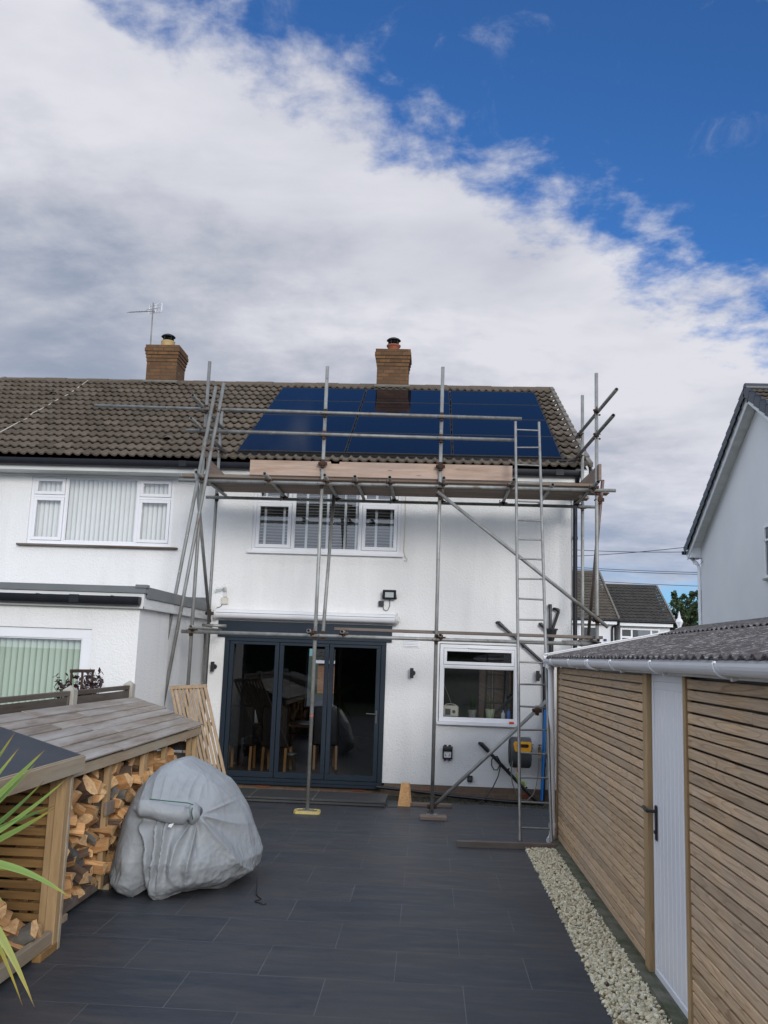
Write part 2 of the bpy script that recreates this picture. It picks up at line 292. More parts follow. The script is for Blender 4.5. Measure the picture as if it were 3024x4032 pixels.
def paving():
    m, t, b, o = base('charcoal_porcelain_paving')
    v = mapv(t, o, loc=(1.91, -5.52 + 0.607 * 20, 0))
    bt = t.new('ShaderNodeTexBrick'); t.l.new(v, bt.inputs['Vector']); bt.inputs['Scale'].default_value = 1.0
    bt.inputs['Brick Width'].default_value = 0.875; bt.inputs['Row Height'].default_value = 0.607; bt.inputs["Mortar Size"].default_value = 0.0028
    bt.inputs['Mortar Smooth'].default_value = 0.3; bt.offset = 0.5; bt.inputs['Bias'].default_value = 0.0
    t.put(bt.inputs['Color1'], (0.036, 0.046, 0.060)); t.put(bt.inputs['Color2'], (0.056, 0.060, 0.068)); t.put(bt.inputs['Mortar'], (0.12, 0.12, 0.118))
    s1 = t.noise(mapv(t, o, (0.55, 2.6, 1)), 2.2, 9, 0.7, 0.5); s2 = t.noise(mapv(t, o, (0.7, 3.0, 1)), 4, 8, 0.7, 0.6)
    c = t.mix(t.ramp(s1, (0.45, 0.0), (0.66, 0.9)), bt.outputs[0], (0.078, 0.074, 0.074))
    c = t.mix(t.ramp(s2, (0.50, 0.0), (0.68, 0.6)), c, (0.085, 0.085, 0.09))
    c = t.mix(t.ramp(s1, (0.28, 0.5), (0.45, 0.0)), c, (0.028, 0.03, 0.034))
    big = t.noise(o, 0.7, 4, 0.5); c = t.mix(t.ramp(big, (0.4, 0.0), (0.7, 0.3)), c, (0.065, 0.058, 0.054))
    dirt = t.ramp(t.noise(o, 15, 4, 0.7), (0.74, 0.0), (0.78, 0.5)); c = t.mix(dirt, c, (0.13, 0.12, 0.11)); sp = t.noise(o, 60, 2, 0.5); c = t.mix(t.ramp(sp, (0.76, 0.0), (0.79, 0.8)), c, (0.22, 0.20, 0.16)); stn = t.noise(o, 1.9, 8, 0.75, 1.0); c = t.mix(t.ramp(stn, (0.56, 0.0), (0.64, 0.35)), c, (0.075, 0.073, 0.072))
    c = t.mix(t.math('MULTIPLY', bt.outputs['Fac'], t.ramp(t.noise(o, 1.6, 4, 0.6), (0.42, 0.12), (0.62, 0.9))), c, (0.155, 0.158, 0.163))
    rg = t.ramp(s2, (0.3, 0.42), (0.7, 0.62))
    h = t.math('SUBTRACT', t.math('MULTIPLY', t.noise(o, 60, 5, 0.7), 0.25), bt.outputs['Fac'])
    setb(t, b, c, rg, 0.0, h, 0.25, 0.004, 0.3); return m
M['paving'] = paving()


def cladding():
    m, t, b, o = base('larch_slat_cladding')
    s = t.new('ShaderNodeSeparateXYZ'); t.l.new(o, s.inputs[0])
    row = t.math('FLOOR', t.math('DIVIDE', t.math('SUBTRACT', s.outputs[2], 0.03), 0.0672))
    wn = t.new('ShaderNodeTexWhiteNoise', noise_dimensions='1D'); t.l.new(row, wn.inputs['W'])
    cc = t.new('ShaderNodeCombineXYZ')
    t.l.new(t.math('MULTIPLY', s.outputs[1], 0.30), cc.inputs[1]); t.l.new(t.math('MULTIPLY', s.outputs[2], 5.0), cc.inputs[2])
    t.l.new(t.math('MULTIPLY', wn.outputs[0], 37.0), cc.inputs[0])
    f = t.noise(cc.outputs[0], 1.7, 2, 0.45, 0.15)
    ring = t.math('FRACT', t.math('MULTIPLY', f, 15.0))
    ring = t.ramp(ring, (0.0, 0.0), (0.70, 0.25), (0.9, 1.0), (1.0, 0.0))
    fine = t.noise(mapv(t, o, (1, 0.05, 1)), 90, 4, 0.6)
    c = t.mix(t.math('MULTIPLY', ring, 0.85), (0.64, 0.455, 0.285), (0.36, 0.225, 0.12))
    c = t.mix(t.ramp(fine, (0.4, 0.0), (0.7, 0.5)), c, (0.27, 0.18, 0.11))
    grey = t.noise(o, 1.1, 4, 0.6); c = t.mix(t.ramp(grey, (0.45, 0.0), (0.70, 0.55)), c, (0.46, 0.37, 0.295))
    vr = t.new('ShaderNodeTexVoronoi'); t.put(vr.inputs['Vector'], mapv(t, o, (1, 1.7, 8))); vr.inputs['Scale'].default_value = 1.6
    c = t.mix(t.ramp(vr.outputs['Distance'], (0.025, 0.8), (0.07, 0.0)), c, (0.10, 0.05, 0.025))
    c = t.vm('SCALE', c, t.math('ADD', 0.80, t.math('MULTIPLY', wn.outputs[0], 0.36)))
    setb(t, b, c, 0.72, 0.0, t.math('ADD', ring, fine), 0.18, 0.003, 0.3); return m
M['clad'] = cladding()


def corr():
    m, t, b, o = base('lichened_fibre_cement')
    f = t.noise(mapv(t, o, (1, 1.4, 1)), 7, 8, 0.72); g = t.noise(mapv(t, o, (1, 2.2, 1)), 22, 7, 0.75, 0.4)
    c = t.mix(t.ramp(f, (0.35, 0.0), (0.65, 1.0)), (0.135, 0.120, 0.118), (0.06, 0.05, 0.048))
    c = t.mix(t.ramp(g, (0.53, 0.0), (0.60, 0.9)), c, (0.36, 0.35, 0.33))
    c = t.mix(t.ramp(t.noise(o, 13, 5, 0.7), (0.62, 0.0), (0.7, 0.5)), c, (0.13, 0.085, 0.05))
    setb(t, b, c, 0.95, 0.0, g, 0.8, 0.01, 0.15); return m
M['corr'] = corr()


def fabric():
    m, t, b, o = base('grey_waterproof_cover')
    f = t.noise(o, 2.5, 4, 0.55); g = t.noise(o, 16, 5, 0.6, 0.6)
    c = t.mix(t.ramp(f, (0.35, 0.0), (0.7, 1.0)), (0.31, 0.33, 0.35), (0.265, 0.285, 0.305))
    fine = t.noise(o, 55, 3, 0.6); h = t.math('ADD', t.math('MULTIPLY', g, 0.35), t.math('MULTIPLY', fine, 0.05))
    for sc, amp, vv in ((4.0, 1.1, mapv(t, o, (1, 1, 0.55), (0.3, 0.2, 0))), (8.0, 0.40, mapv(t, o, (1.2, 1, 0.8), (-0.4, 0.5, 0))), (18.0, 0.12, o)):
        rn = t.math('ABSOLUTE', t.math('SUBTRACT', t.noise(vv, sc, 2, 0.45, 0.5), 0.5)); h = t.math('ADD', h, t.math('MULTIPLY', t.math('SUBTRACT', 1.0, t.math('MULTIPLY', rn, 11.0), clamp=True), amp))
    dirt = t.ramp(t.noise(o, 3.3, 6, 0.65), (0.52, 0.0), (0.75, 0.35)); c = t.mix(dirt, c, (0.20, 0.205, 0.20))
    setb(t, b, c, 0.52, 0.0, h, 0.30, 0.012, 0.4); return m
M['fabric'] = fabric()


def solar():
    m, t, b, o = base('solar_glass')
    s = t.new('ShaderNodeSeparateXYZ'); t.l.new(o, s.inputs[0])
    ln = t.math('LESS_THAN', t.math('FRACT', t.math('MULTIPLY', s.outputs[0], 60.0)), 0.12)
    c = t.mix(t.math('MULTIPLY', ln, 0.6), (0.003, 0.004, 0.008), (0.006, 0.008, 0.014))
    setb(t, b, c, 0.07, 0.0, None, spec=0.5); b.inputs['IOR'].default_value = 1.33; return m
M['solar'] = solar()


def glass(name, ior=1.75, tint=(0.86, 0.90, 0.90)):
    m = D.materials.new(name); m.use_nodes = True; t = NT(m.node_tree); t.n.clear()
    fr = t.new('ShaderNodeFresnel'); ge = t.new('ShaderNodeNewGeometry'); t.l.new(t.math('ADD', ior, t.math('MULTIPLY', ge.outputs['Backfacing'], 1.0 / ior - ior)), fr.inputs[0])
    tr = t.new('ShaderNodeBsdfTransparent'); tr.inputs[0].default_value = (*tint, 1)
    gl = t.new('ShaderNodeBsdfGlossy'); gl.inputs['Roughness'].default_value = 0.0
    mxs = t.new('ShaderNodeMixShader'); t.l.new(fr.outputs[0], mxs.inputs[0]); t.l.new(tr.outputs[0], mxs.inputs[1]); t.l.new(gl.outputs[0], mxs.inputs[2])
    t.l.new(mxs.outputs[0], t.new('ShaderNodeOutputMaterial').inputs[0]); return m
M['glass'] = glass('window_glass', 2.4, (0.95, 0.97, 0.97))
M['glass_door'] = glass('tinted_door_glass', 1.75, (0.55, 0.58, 0.60))
M['glass_dim'] = glass('clear_glass', 1.5)


def attrmat(name, attr, rough=0.85, translucent=0.0):
    m, t, b, o = base(name)
    a = t.new('ShaderNodeAttribute', attribute_name=attr)
    setb(t, b, a.outputs[0], rough, 0.0, None, spec=0.3)
    return m
M['stone'] = attrmat('cream_gravel', 'col')
M['blade'] = attrmat('palm_blade', 'col', 0.45)


# ------------------------------------------------------------------ mesh builder
class MB:
    def __init__(s): s.v = []; s.f = []; s.m = []; s.uv = {}; s.smooth = []
    def add(s, vs, fs, mi=0, sm=False):
        o = len(s.v); s.v += [tuple(v) for v in vs]
        for f in fs: s.f.append(tuple(i + o for i in f)); s.m.append(mi); s.smooth.append(sm)
    def box(s, x0, x1, y0, y1, z0, z1, mi=0):
        s.obox(V(((x0 + x1) / 2, (y0 + y1) / 2, (z0 + z1) / 2)), V((1, 0, 0)), V((0, 1, 0)), V((0, 0, 1)), abs(x1 - x0) / 2, abs(y1 - y0) / 2, abs(z1 - z0) / 2, mi); return s
    def obox(s, c, ax, ay, az, hx, hy, hz, mi=0, bev=None):
        """box with slightly chamfered long edges when it is big enough"""
        if bev is None: bev = min(0.003, hx * 0.3, hy * 0.3, hz * 0.3)
        c = V(c); h = (hx, hy, hz); A = (V(ax), V(ay), V(az)); vs = []; idx = {}
        for sx in (-1, 1):
            for sy in (-1, 1):
                for sz in (-1, 1):
                    sg = (sx, sy, sz)
                    for k in range(3):
                        p = c.copy()
                        for a in range(3): p = p + A[a] * (sg[a] * (h[a] - (bev if a != k else 0)))
                        idx[(sg, k)] = len(vs); vs.append(p)
        fs = []
        def q(*ks): fs.append([idx[k] for k in ks])
        for k in range(3):
            a, b = (k + 1) % 3, (k + 2) % 3
            for sg in (-1, 1):
                def mk(u, v_, kk=k):
                    t = [0, 0, 0]; t[k] = sg; t[a] = u; t[b] = v_; return (tuple(t), kk)
                lst = [mk(-1, -1), mk(1, -1), mk(1, 1), mk(-1, 1)]
                if sg < 0: lst.reverse()
                q(*lst)
        for k in range(3):          # edges along axis k
            a, b = (k + 1) % 3, (k + 2) % 3
            for sa in (-1, 1):
                for sb in (-1, 1):
                    def mk(sk, face):
                        t = [0, 0, 0]; t[k] = sk; t[a] = sa; t[b] = sb; return (tuple(t), face)
                    lst = [mk(-1, a), mk(1, a), mk(1, b), mk(-1, b)]
                    if sa * sb > 0: lst.reverse()
                    q(*lst)
        for sx in (-1, 1):
            for sy in (-1, 1):
                for sz in (-1, 1):
                    sg = (sx, sy, sz); lst = [(sg, 0), (sg, 1), (sg, 2)]
                    if sx * sy * sz < 0: lst.reverse()
                    q(*lst)
        s.add(vs, fs, mi); return s
    def beam(s, p0, p1, wdt, thk, upv=(0, 0, 1), mi=0):
        p0, p1 = V(p0), V(p1); d = p1 - p0; L = d.length; d.normalize()
        u = V(upv); side = d.cross(u)
        if side.length < 1e-4: side = d.cross(V((1, 0, 0)))
        side.normalize(); u = side.cross(d).normalized()
        s.obox((p0 + p1) / 2, d, side, u, L / 2, wdt / 2, thk / 2, mi); return s
    def frame(s, d):
        d = V(d).normalized(); a = V((0, 0, 1)) if abs(d.z) < 0.9 else V((1, 0, 0))
        u = d.cross(a).normalized(); return d, u, d.cross(u).normalized()
    def tube(s, p0, p1, r, n=14, mi=0, hollow=False, r1=None, caps=True):
        p0, p1 = V(p0), V(p1); d, u, w_ = s.frame(p1 - p0); r1 = r if r1 is None else r1
        ring = lambda c, rr: [c + (u * math.cos(2 * math.pi * i / n) + w_ * math.sin(2 * math.pi * i / n)) * rr for i in range(n)]
        prof = [(p0, r), (p1, r1)]
        if hollow: prof = [(p0 + d * 0.1, r * 0.84), (p0, r * 0.84), (p0, r), (p1, r1), (p1, r1 * 0.84), (p1 - d * 0.1, r1 * 0.84)]
        vs = []; fs = []
        for c, rr in prof: vs += ring(c, rr)
        for k in range(len(prof) - 1):
            for i in range(n):
                j = (i + 1) % n; fs.append((k * n + i, k * n + j, (k + 1) * n + j, (k + 1) * n + i))
        s.add(vs, [f[::-1] for f in fs], mi, True)
        if caps: s.add(vs, [tuple(range(n)), tuple(range((len(prof) - 1) * n, len(prof) * n))[::-1]], mi)
        return s
    def path(s, pts, r, n=8, mi=0, taper=None):
        pts = [V(p) for p in pts]; vs = []; fs = []; prev = None
        for k, p in enumerate(pts):
            d = (pts[min(k + 1, len(pts) - 1)] - pts[max(k - 1, 0)]).normalized()
            if prev is None: _, u, w_ = s.frame(d)
            else: u = (prev - d * prev.dot(d)).normalized(); w_ = d.cross(u)
            prev = u; rr = r if taper is None else r * (1 - (1 - taper) * k / (len(pts) - 1))
            vs += [p + (u * math.cos(2 * math.pi * i / n) + w_ * math.sin(2 * math.pi * i / n)) * rr for i in range(n)]
        for k in range(len(pts) - 1):
            for i in range(n):
                j = (i + 1) % n; fs.append((k * n + i, k * n + j, (k + 1) * n + j, (k + 1) * n + i)[::-1])
        s.add(vs, fs, mi, True); s.add([vs[i] for i in range(n)] + vs[-n:], [tuple(range(n)), tuple(range(n, 2 * n))[::-1]], mi); return s
    def lathe(s, c, prof, n=24, mi=0, sm=True):
        c = V(c); vs = []; fs = []
        for r, z in prof: vs += [c + V((r * math.cos(2 * math.pi * i / n), r * math.sin(2 * math.pi * i / n), z)) for i in range(n)]
        for k in range(len(prof) - 1):
            for i in range(n):
                j = (i + 1) % n; fs.append((k * n + i, k * n + j, (k + 1) * n + j, (k + 1) * n + i))
        s.add(vs, fs, mi, sm); s.add(vs, [tuple(range(n))[::-1], tuple(range((len(prof) - 1) * n, len(prof) * n))], mi); return s
    def prism(s, poly, d, mi=0):
        n = len(poly); d = V(d); a = [V(p) for p in poly]; b = [p + d for p in a]
        s.add(a + b, [tuple(range(n))[::-1], tuple(range(n, 2 * n))] + [(i, (i + 1) % n, n + (i + 1) % n, n + i) for i in range(n)], mi); return s
    def build(s, name, mats, parent=None, root=None, **props):
        """parent: the Blender parent; root: the top object whose location the mesh is relative to"""
        r = root or parent
        off = V(r.location) if r is not None else V((0, 0, 0))
        if r is None and s.v:
            xs = [v[0] for v in s.v]; ys = [v[1] for v in s.v]; zs = [v[2] for v in s.v]
            off = V(((min(xs) + max(xs)) / 2, (min(ys) + max(ys)) / 2, min(zs)))
            if props.get('kind') == 'structure' or props.get('keep'): off = V((0, 0, 0))
        props.pop('keep', None)
        me = D.meshes.new(name); me.from_pydata([(v[0] - off.x, v[1] - off.y, v[2] - off.z) for v in s.v], [], s.f)
        for m_ in (mats if isinstance(mats, (list, tuple)) else [mats]): me.materials.append(M[m_] if isinstance(m_, str) else m_)
        me.polygons.foreach_set('material_index', s.m); me.polygons.foreach_set('use_smooth', s.smooth)
        if s.uv:
            ul = me.uv_layers.new(name='UVMap')
            for lp in me.loops: ul.data[lp.index].uv = s.uv.get(lp.vertex_index, (0, 0))
        me.update()
        o = D.objects.new(name, me); COL.objects.link(o)
        if parent is not None: o.parent = parent
        else: o.location = off
        for k, v_ in props.items(): o[k] = v_
        return o
def empty(name, loc, label, category, group=None):
    o = D.objects.new(name, None); COL.objects.link(o); o.location = loc; o['label'] = label; o['category'] = category
    o.empty_display_size = 0.1
    if group: o['group'] = group
    return o
def dup(o, parent=None):
    c = o.copy(); COL.objects.link(c)
    if parent is not None: c.parent = parent
    for ch in [x for x in D.objects if x.parent == o]: dup(ch, c)
    return c
def wall_xz(mb, x0, x1, z0, z1, y, holes, depth=0.09, back=None, mi=0):
    """wall facing -Y with openings and their reveals"""
    xs = sorted({x0, x1, *[h[0] for h in holes], *[h[1] for h in holes]}); zs = sorted({z0, z1, *[h[2] for h in holes], *[h[3] for h in holes]})
    for i in range(len(xs) - 1):
        for j in range(len(zs) - 1):
            cx_, cz_ = (xs[i] + xs[i + 1]) / 2, (zs[j] + zs[j + 1]) / 2
            if any(h[0] < cx_ < h[1] and h[2] < cz_ < h[3] for h in holes): continue
            a, b, c, d = xs[i], xs[i + 1], zs[j], zs[j + 1]
            mb.add([(a, y, c), (b, y, c), (b, y, d), (a, y, d)], [(0, 1, 2, 3)], mi)
            if back: mb.add([(a, back, c), (b, back, c), (b, back, d), (a, back, d)], [(3, 2, 1, 0)], mi)
    for a, b, c, d in holes:
        e_ = back if back else y + depth
        mb.add([(a, y, c), (a, e_, c), (a, e_, d), (a, y, d)], [(0, 1, 2, 3)], mi); mb.add([(b, y, c), (b, e_, c), (b, e_, d), (b, y, d)], [(3, 2, 1, 0)], mi)
        mb.add([(a, y, c), (b, y, c), (b, e_, c), (a, e_, c)], [(0, 1, 2, 3)], mi); mb.add([(a, y, d), (b, y, d), (b, e_, d), (a, e_, d)], [(3, 2, 1, 0)], mi)
def wall_xz_frame(mb, x0, x1, z0, z1, y0, y1, t, mi=0, tb=None, tt=None):
    tb = t if tb is None else tb; tt = t if tt is None else tt
    mb.box(x0, x0 + t, y0, y1, z0 + tb, z1 - tt, mi); mb.box(x1 - t, x1, y0, y1, z0 + tb, z1 - tt, mi)
    mb.box(x0, x1, y0, y1, z0, z0 + tb, mi); mb.box(x0, x1, y0, y1, z1 - tt, z1, mi)
def tiles(mb, x0, x1, p0, p1, wave=0.145, gauge=0.34, amp=0.033, lift=0.056, seg=8, mi=0, axis='x'):
    """interlocking double roll tiles between two edges; p0=(y,z) eaves, p1=(y,z) ridge.  axis 'y' swaps x and y"""
    L = math.hypot(p1[0] - p0[0], p1[1] - p0[1]); ty, tz = (p1[0] - p0[0]) / L, (p1[1] - p0[1]) / L; ny, nz = -tz, ty
    if nz < 0: ny, nz = -ny, -nz
    rows = max(1, round(L / gauge)); g = L / rows; nc = int(round((x1 - x0) / wave * seg)); 
    def prof(x):
        u = (x / wave) % 1.0
        return amp * (math.sin(math.pi * (u / 0.46)) ** 0.8 if u < 0.46 else -0.12 * math.sin(math.pi * (u - 0.46) / 0.54))
    rr = random.Random(int(x0 * 100) + rows)
    xs = [x0 + (x1 - x0) * i / nc for i in range(nc + 1)]
    for r in range(rows):
        s0, s1 = r * g, (r + 1) * g + 0.02
        vs = []; jit = [rr.uniform(-0.004, 0.004) for _ in range(int((x1 - x0) / 0.29) + 3)]; jz = [rr.uniform(-0.003, 0.004) for _ in jit]
        for (s_, l_) in ((s0, lift - 0.026), (s0, lift), ((s0 + s1) / 2, lift * 0.55), (s1, 0.002)):
            for x in xs:
                ti = min(len(jit) - 1, int((x - x0) / 0.29)); j = jit[ti] if s_ == s0 else 0
                h = prof(x) + l_ + (jz[ti] if s_ == s0 else 0); sc = s_ + j - (0.0 if s_ != s0 else 0.006 * math.cos(2 * math.pi * x / wave))
                y = p0[0] + ty * sc + ny * h; z = p0[1] + tz * sc + nz * h
                mb.uv[len(mb.v) + len(vs)] = (x, (r + 0.5) * 0.34)
                vs.append((x, y, z) if axis == 'x' else (y, x, z))
        n = nc + 1; fs = []
        for k in range(3):
            for i in range(nc):
                q = (k * n + i, k * n + i + 1, (k + 1) * n + i + 1, (k + 1) * n + i)
                fs.append(q if (ty > 0) == (axis == 'x') else q[::-1])
        mb.add(vs, fs, mi, False)

# ================================================================== GROUND
YW = 13.9            # rear wall plane of the pair of houses
g = MB(); N_ = 8
g.add([(-400, -400, -0.03), (400, -400, -0.03), (400, 600, -0.03), (-400, 600, -0.03)], [(0, 1, 2, 3)]); g.build('ground', 'grassy', kind='structure')
g = MB(); g.add([(-4.4, -3.0, 0), (1.13, -3.0, 0), (1.13, 10.45, 0), (1.74, 10.45, 0), (1.74, 13.2, 0), (0.9, 13.36, 0), (-3.45, 13.5, 0), (-4.4, 13.5, 0)], [tuple(range(8))]); g.build('patio_paving', 'paving', kind='structure')
g = MB(); g.add([(-3.45, 13.2, -0.006), (2.4, 13.0, -0.006), (2.4, 13.95, -0.006), (-3.45, 13.95, -0.006)], [(0, 1, 2, 3)])
rr = random.Random(3)
for i in range(260):
    x = rr.uniform(-0.4, 2.1); y = 13.36 - 0.18 * (x - 0.9) / 0.85 * (x > 0.9) + rr.uniform(0.02, 0.5); r = rr.uniform(0.008, 0.028)
    g.add([(x + r * math.cos(a) * rr.uniform(.7, 1.2), y + r * math.sin(a) * rr.uniform(.7, 1.2), -0.006) for a in (0, 1.6, 3.1, 4.7)] + [(x, y, r * 0.9)], [(0, 1, 4), (1, 2, 4), (2, 3, 4), (3, 0, 4)])
g.build('soil_strip', 'soil', kind='structure')
g = MB(); g.add([(-60, 36, -0.02), (60, 36, -0.02), (60, 44, -0.02), (-60, 44, -0.02)], [(0, 1, 2, 3)]); g.build('road', 'road', kind='structure')


def gravel():
    g = MB(); g.add([(1.13, 3.0, -0.004), (1.47, 3.0, -0.004), (1.47, 10.62, -0.004), (1.13, 10.45, -0.004)], [(0, 1, 2, 3)])
    cols = [(0.36, 0.31, 0.22)] * 4; rr = random.Random(5)
    ico = []; ph = (1 + 5 ** 0.5) / 2
    for a, b in ((1, ph), (-1, ph), (1, -ph), (-1, -ph)): ico += [(0, a, b), (a, b, 0), (b, 0, a)]
    ico = [V(p).normalized() for p in ico]
    import bmesh
    bm = bmesh.new(); [bm.verts.new(p) for p in ico]; bmesh.ops.convex_hull(bm, input=bm.verts); bm.verts.ensure_lookup_table()
    base_v = [v.co.copy() for v in bm.verts]; base_f = [tuple(v.index for v in f.verts) for f in bm.faces]; bm.verts.index_update(); base_f = [tuple(v.index for v in f.verts) for f in bm.faces]; bm.free()
    n = 6200
    for i in range(n):
        y = 4.4 + 6.2 * (rr.random() ** 0.9); xe = 1.134; x = rr.uniform(xe - 0.012, 1.465 if y < 10.3 else 1.50)
        if y > 10.42 and x < 1.16 + (y - 10.42) * 2: continue
        r = rr.uniform(0.008, 0.0165) * (1.15 if y < 7 else 1.0); z = rr.uniform(0.004, 0.022)
        q = Matrix.Rotation(rr.uniform(0, 6.28), 3, V((rr.gauss(0, 1), rr.gauss(0, 1), rr.gauss(0, 1))).normalized())
        sc = (rr.uniform(0.7, 1.35), rr.uniform(0.6, 1.1), rr.uniform(0.5, 0.9))
        vs = [q @ V((p.x * sc[0] * rr.uniform(.8, 1.15), p.y * sc[1], p.z * sc[2])) * r + V((x, y, z)) for p in base_v]
        g.add(vs, base_f); k = rr.uniform(0.72, 1.15); t = rr.random()
        c = (0.66 * k, 0.60 * k, 0.43 * k) if t < 0.8 else ((0.70 * k, 0.67 * k, 0.56 * k) if t < 0.96 else ((0.30, 0.22, 0.12) if t < 0.99 else (0.05, 0.03, 0.02)))
        cols += [c] * len(vs)
    o = g.build('gravel', 'stone', kind='stuff', keep=True); o['label'] = 'cream gravel strip between the dark paving and the slatted garage'; o['category'] = 'gravel'
    o.location = (0, 0, 0)
    a = o.data.color_attributes.new('col', 'FLOAT_COLOR', 'POINT')
    a.data.foreach_set('color', [x for c in cols for x in (*c, 1.0)])
gravel()

# ================================================================== THE TWO HALVES OF THE SEMI
EAVE, RIDGE = (13.55, 4.95), (18.12, 7.57)


def window(parent, name, x0, x1, z0, z1, y, mull=(), trans={}, fr=0.05, sash=0.055, blind=None, sill=None, sash_in=()):
    """frame mesh (a part) with panes, sashes and blinds as sub-parts.  mull: x of mullions, trans: {light index: z of transom}"""
    f = MB(); wall_xz_frame(f, x0, x1, z0, z1, y - 0.012, y + 0.055, fr)
    edges = [x0 + fr, *[m for m in mull], x1 - fr]
    for m_ in mull: f.box(m_ - 0.022, m_ + 0.022, y - 0.008, y + 0.05, z0 + fr, z1 - fr)
    lights = []
    ks = [x0 + fr] + [v for m_ in mull for v in (m_ - 0.022, m_ + 0.022)] + [x1 - fr]
    for i in range(len(mull) + 1):
        a, b = ks[2 * i], ks[2 * i + 1]
        if i in trans:
            t = trans[i]; f.box(a, b, y - 0.008, y + 0.05, t - 0.02, t + 0.02); lights += [(a, b, z0 + fr, t - 0.02, (i, 0)), (a, b, t + 0.02, z1 - fr, (i, 1))]
        else: lights.append((a, b, z0 + fr, z1 - fr, (i, 0)))
    gl = []
    for a, b, c, d, key in lights:
        if key in sash_in:
            wall_xz_frame(f, a + 0.004, b - 0.004, c + 0.004, d - 0.004, y - 0.022, y + 0.03, sash); gl.append((a + sash, b - sash, c + sash, d - sash))
        else: wall_xz_frame(f, a, b, c, d, y + 0.0, y + 0.028, 0.014); gl.append((a + 0.012, b - 0.012, c + 0.012, d - 0.012))
    fo = f.build('window', 'upvc', parent)
    for a, b, c, d in gl:
        p = MB(); p.add([(a, y + 0.01, c), (b, y + 0.01, c), (b, y + 0.01, d), (a, y + 0.01, d)], [(0, 1, 2, 3)]); p.build('pane', 'glass', fo, parent)
        s_ = MB(); wall_xz_frame(s_, a - 0.003, b + 0.003, c - 0.003, d + 0.003, y + 0.004, y + 0.014, 0.006); s_.build('glazing_seal', 'black', fo, parent)
    if sill:
        s_ = MB(); s_.box(x0 - sill[1], x1 + sill[1], y - 0.09, y + 0.05, z0 - 0.042, z0 - 0.002); s_.build('sill', sill[0], fo, parent)
    if blind:
        kind, mat = blind; bm_ = MB(); rr = random.Random(int(x0 * 10))
        if kind == 'vertical':
            x = x0 + 0.04
            while x < x1 - 0.04:
                w_ = 0.085; a = rr.uniform(0.62, 0.78)
                sl_v = [(x + w_ * q * math.cos(a) + .018 * math.sin(math.pi * q) * math.sin(a), y + 0.10 + w_ * q * math.sin(a) - .018 * math.sin(math.pi * q) * math.cos(a)) for q in (0, .2, .4, .6, .8, 1)]
                bm_.add([(p_, q_, z0 + .03) for p_, q_ in sl_v] + [(p_, q_, z1) for p_, q_ in sl_v], [(k, k + 1, 7 + k, 6 + k) for k in range(5)], 0, True)
                bm_.box(x, x + 0.07, y + 0.105, y + 0.112, z0 + 0.02, z0 + 0.045); x += 0.077
            bm_.build('blind', mat, fo, parent)
        else:
            zz_ = z0 + 0.05
            while zz_ < z1: bm_.beam((x0 + 0.03, y + 0.12, zz_), (x1 - 0.03, y + 0.12, zz_), 0.050, 0.0028, (0, -0.10, 1)); zz_ += 0.0475
            for t in kind[1]: bm_.box(t - 0.019, t + 0.019, y + 0.085, y + 0.088, z0 + 0.03, z1)
            bm_.build('blind', mat, fo, parent)
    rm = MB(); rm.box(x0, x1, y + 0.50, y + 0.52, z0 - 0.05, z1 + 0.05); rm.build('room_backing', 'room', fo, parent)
    return fo


def gutter(parent, x0, x1, y, z, mat='gutter', r=0.056, drop=0.10, brackets=0.95, root=None, name='gutter'):
    g = MB(); n = 12; vs = []; fs = []
    for x in (x0, x1):
        for rr_, rev in ((r, 0), (r - 0.005, 1)):
            for i in range(n + 1):
                a = math.pi + math.pi * i / n; vs.append((x, y + rr_ * math.copysign(abs(math.cos(a)) ** .6, math.cos(a)), z + rr_ * 1.75 * math.sin(a)))
    m_ = n + 1
    for i in range(n):
        fs.append((i, i + 1, 2 * m_ + i + 1, 2 * m_ + i)); fs.append((m_ + i, 3 * m_ + i, 3 * m_ + i + 1, m_ + i + 1))
        fs.append((i, m_ + i, m_ + i + 1, i + 1)); fs.append((2 * m_ + i, 2 * m_ + i + 1, 3 * m_ + i + 1, 3 * m_ + i))
    fs += [(0, 2 * m_, 3 * m_, m_), (n, m_ + n, 3 * m_ + n, 2 * m_ + n)]
    g.add(vs, fs, 0, False)
    for x in (x0 + 0.002, x1 - 0.002): g.add([(x, y + r * math.cos(math.pi + math.pi * i / n), z + r * 1.75 * math.sin(math.pi + math.pi * i / n)) for i in range(n + 1)], [tuple(range(n + 1))])
    x = x0 + 0.35
    while x < x1 - 0.1:
        g.box(x - 0.012, x + 0.012, y - r - 0.006, y + r + 0.03, z - 0.01, z + 0.006); g.beam((x, y + 0.01, z - r * 1.18), (x, y + r + 0.02, z - 0.085), 0.024, 0.012); x += brackets
    x = x0 + 1.7
    while x < x1:
        g.box(x - 0.06, x + 0.06, y - r * 1.08, y - r * .9, z - r * 1.5, z + .006); x += 3.6
    return g.build(name, mat, parent, root)


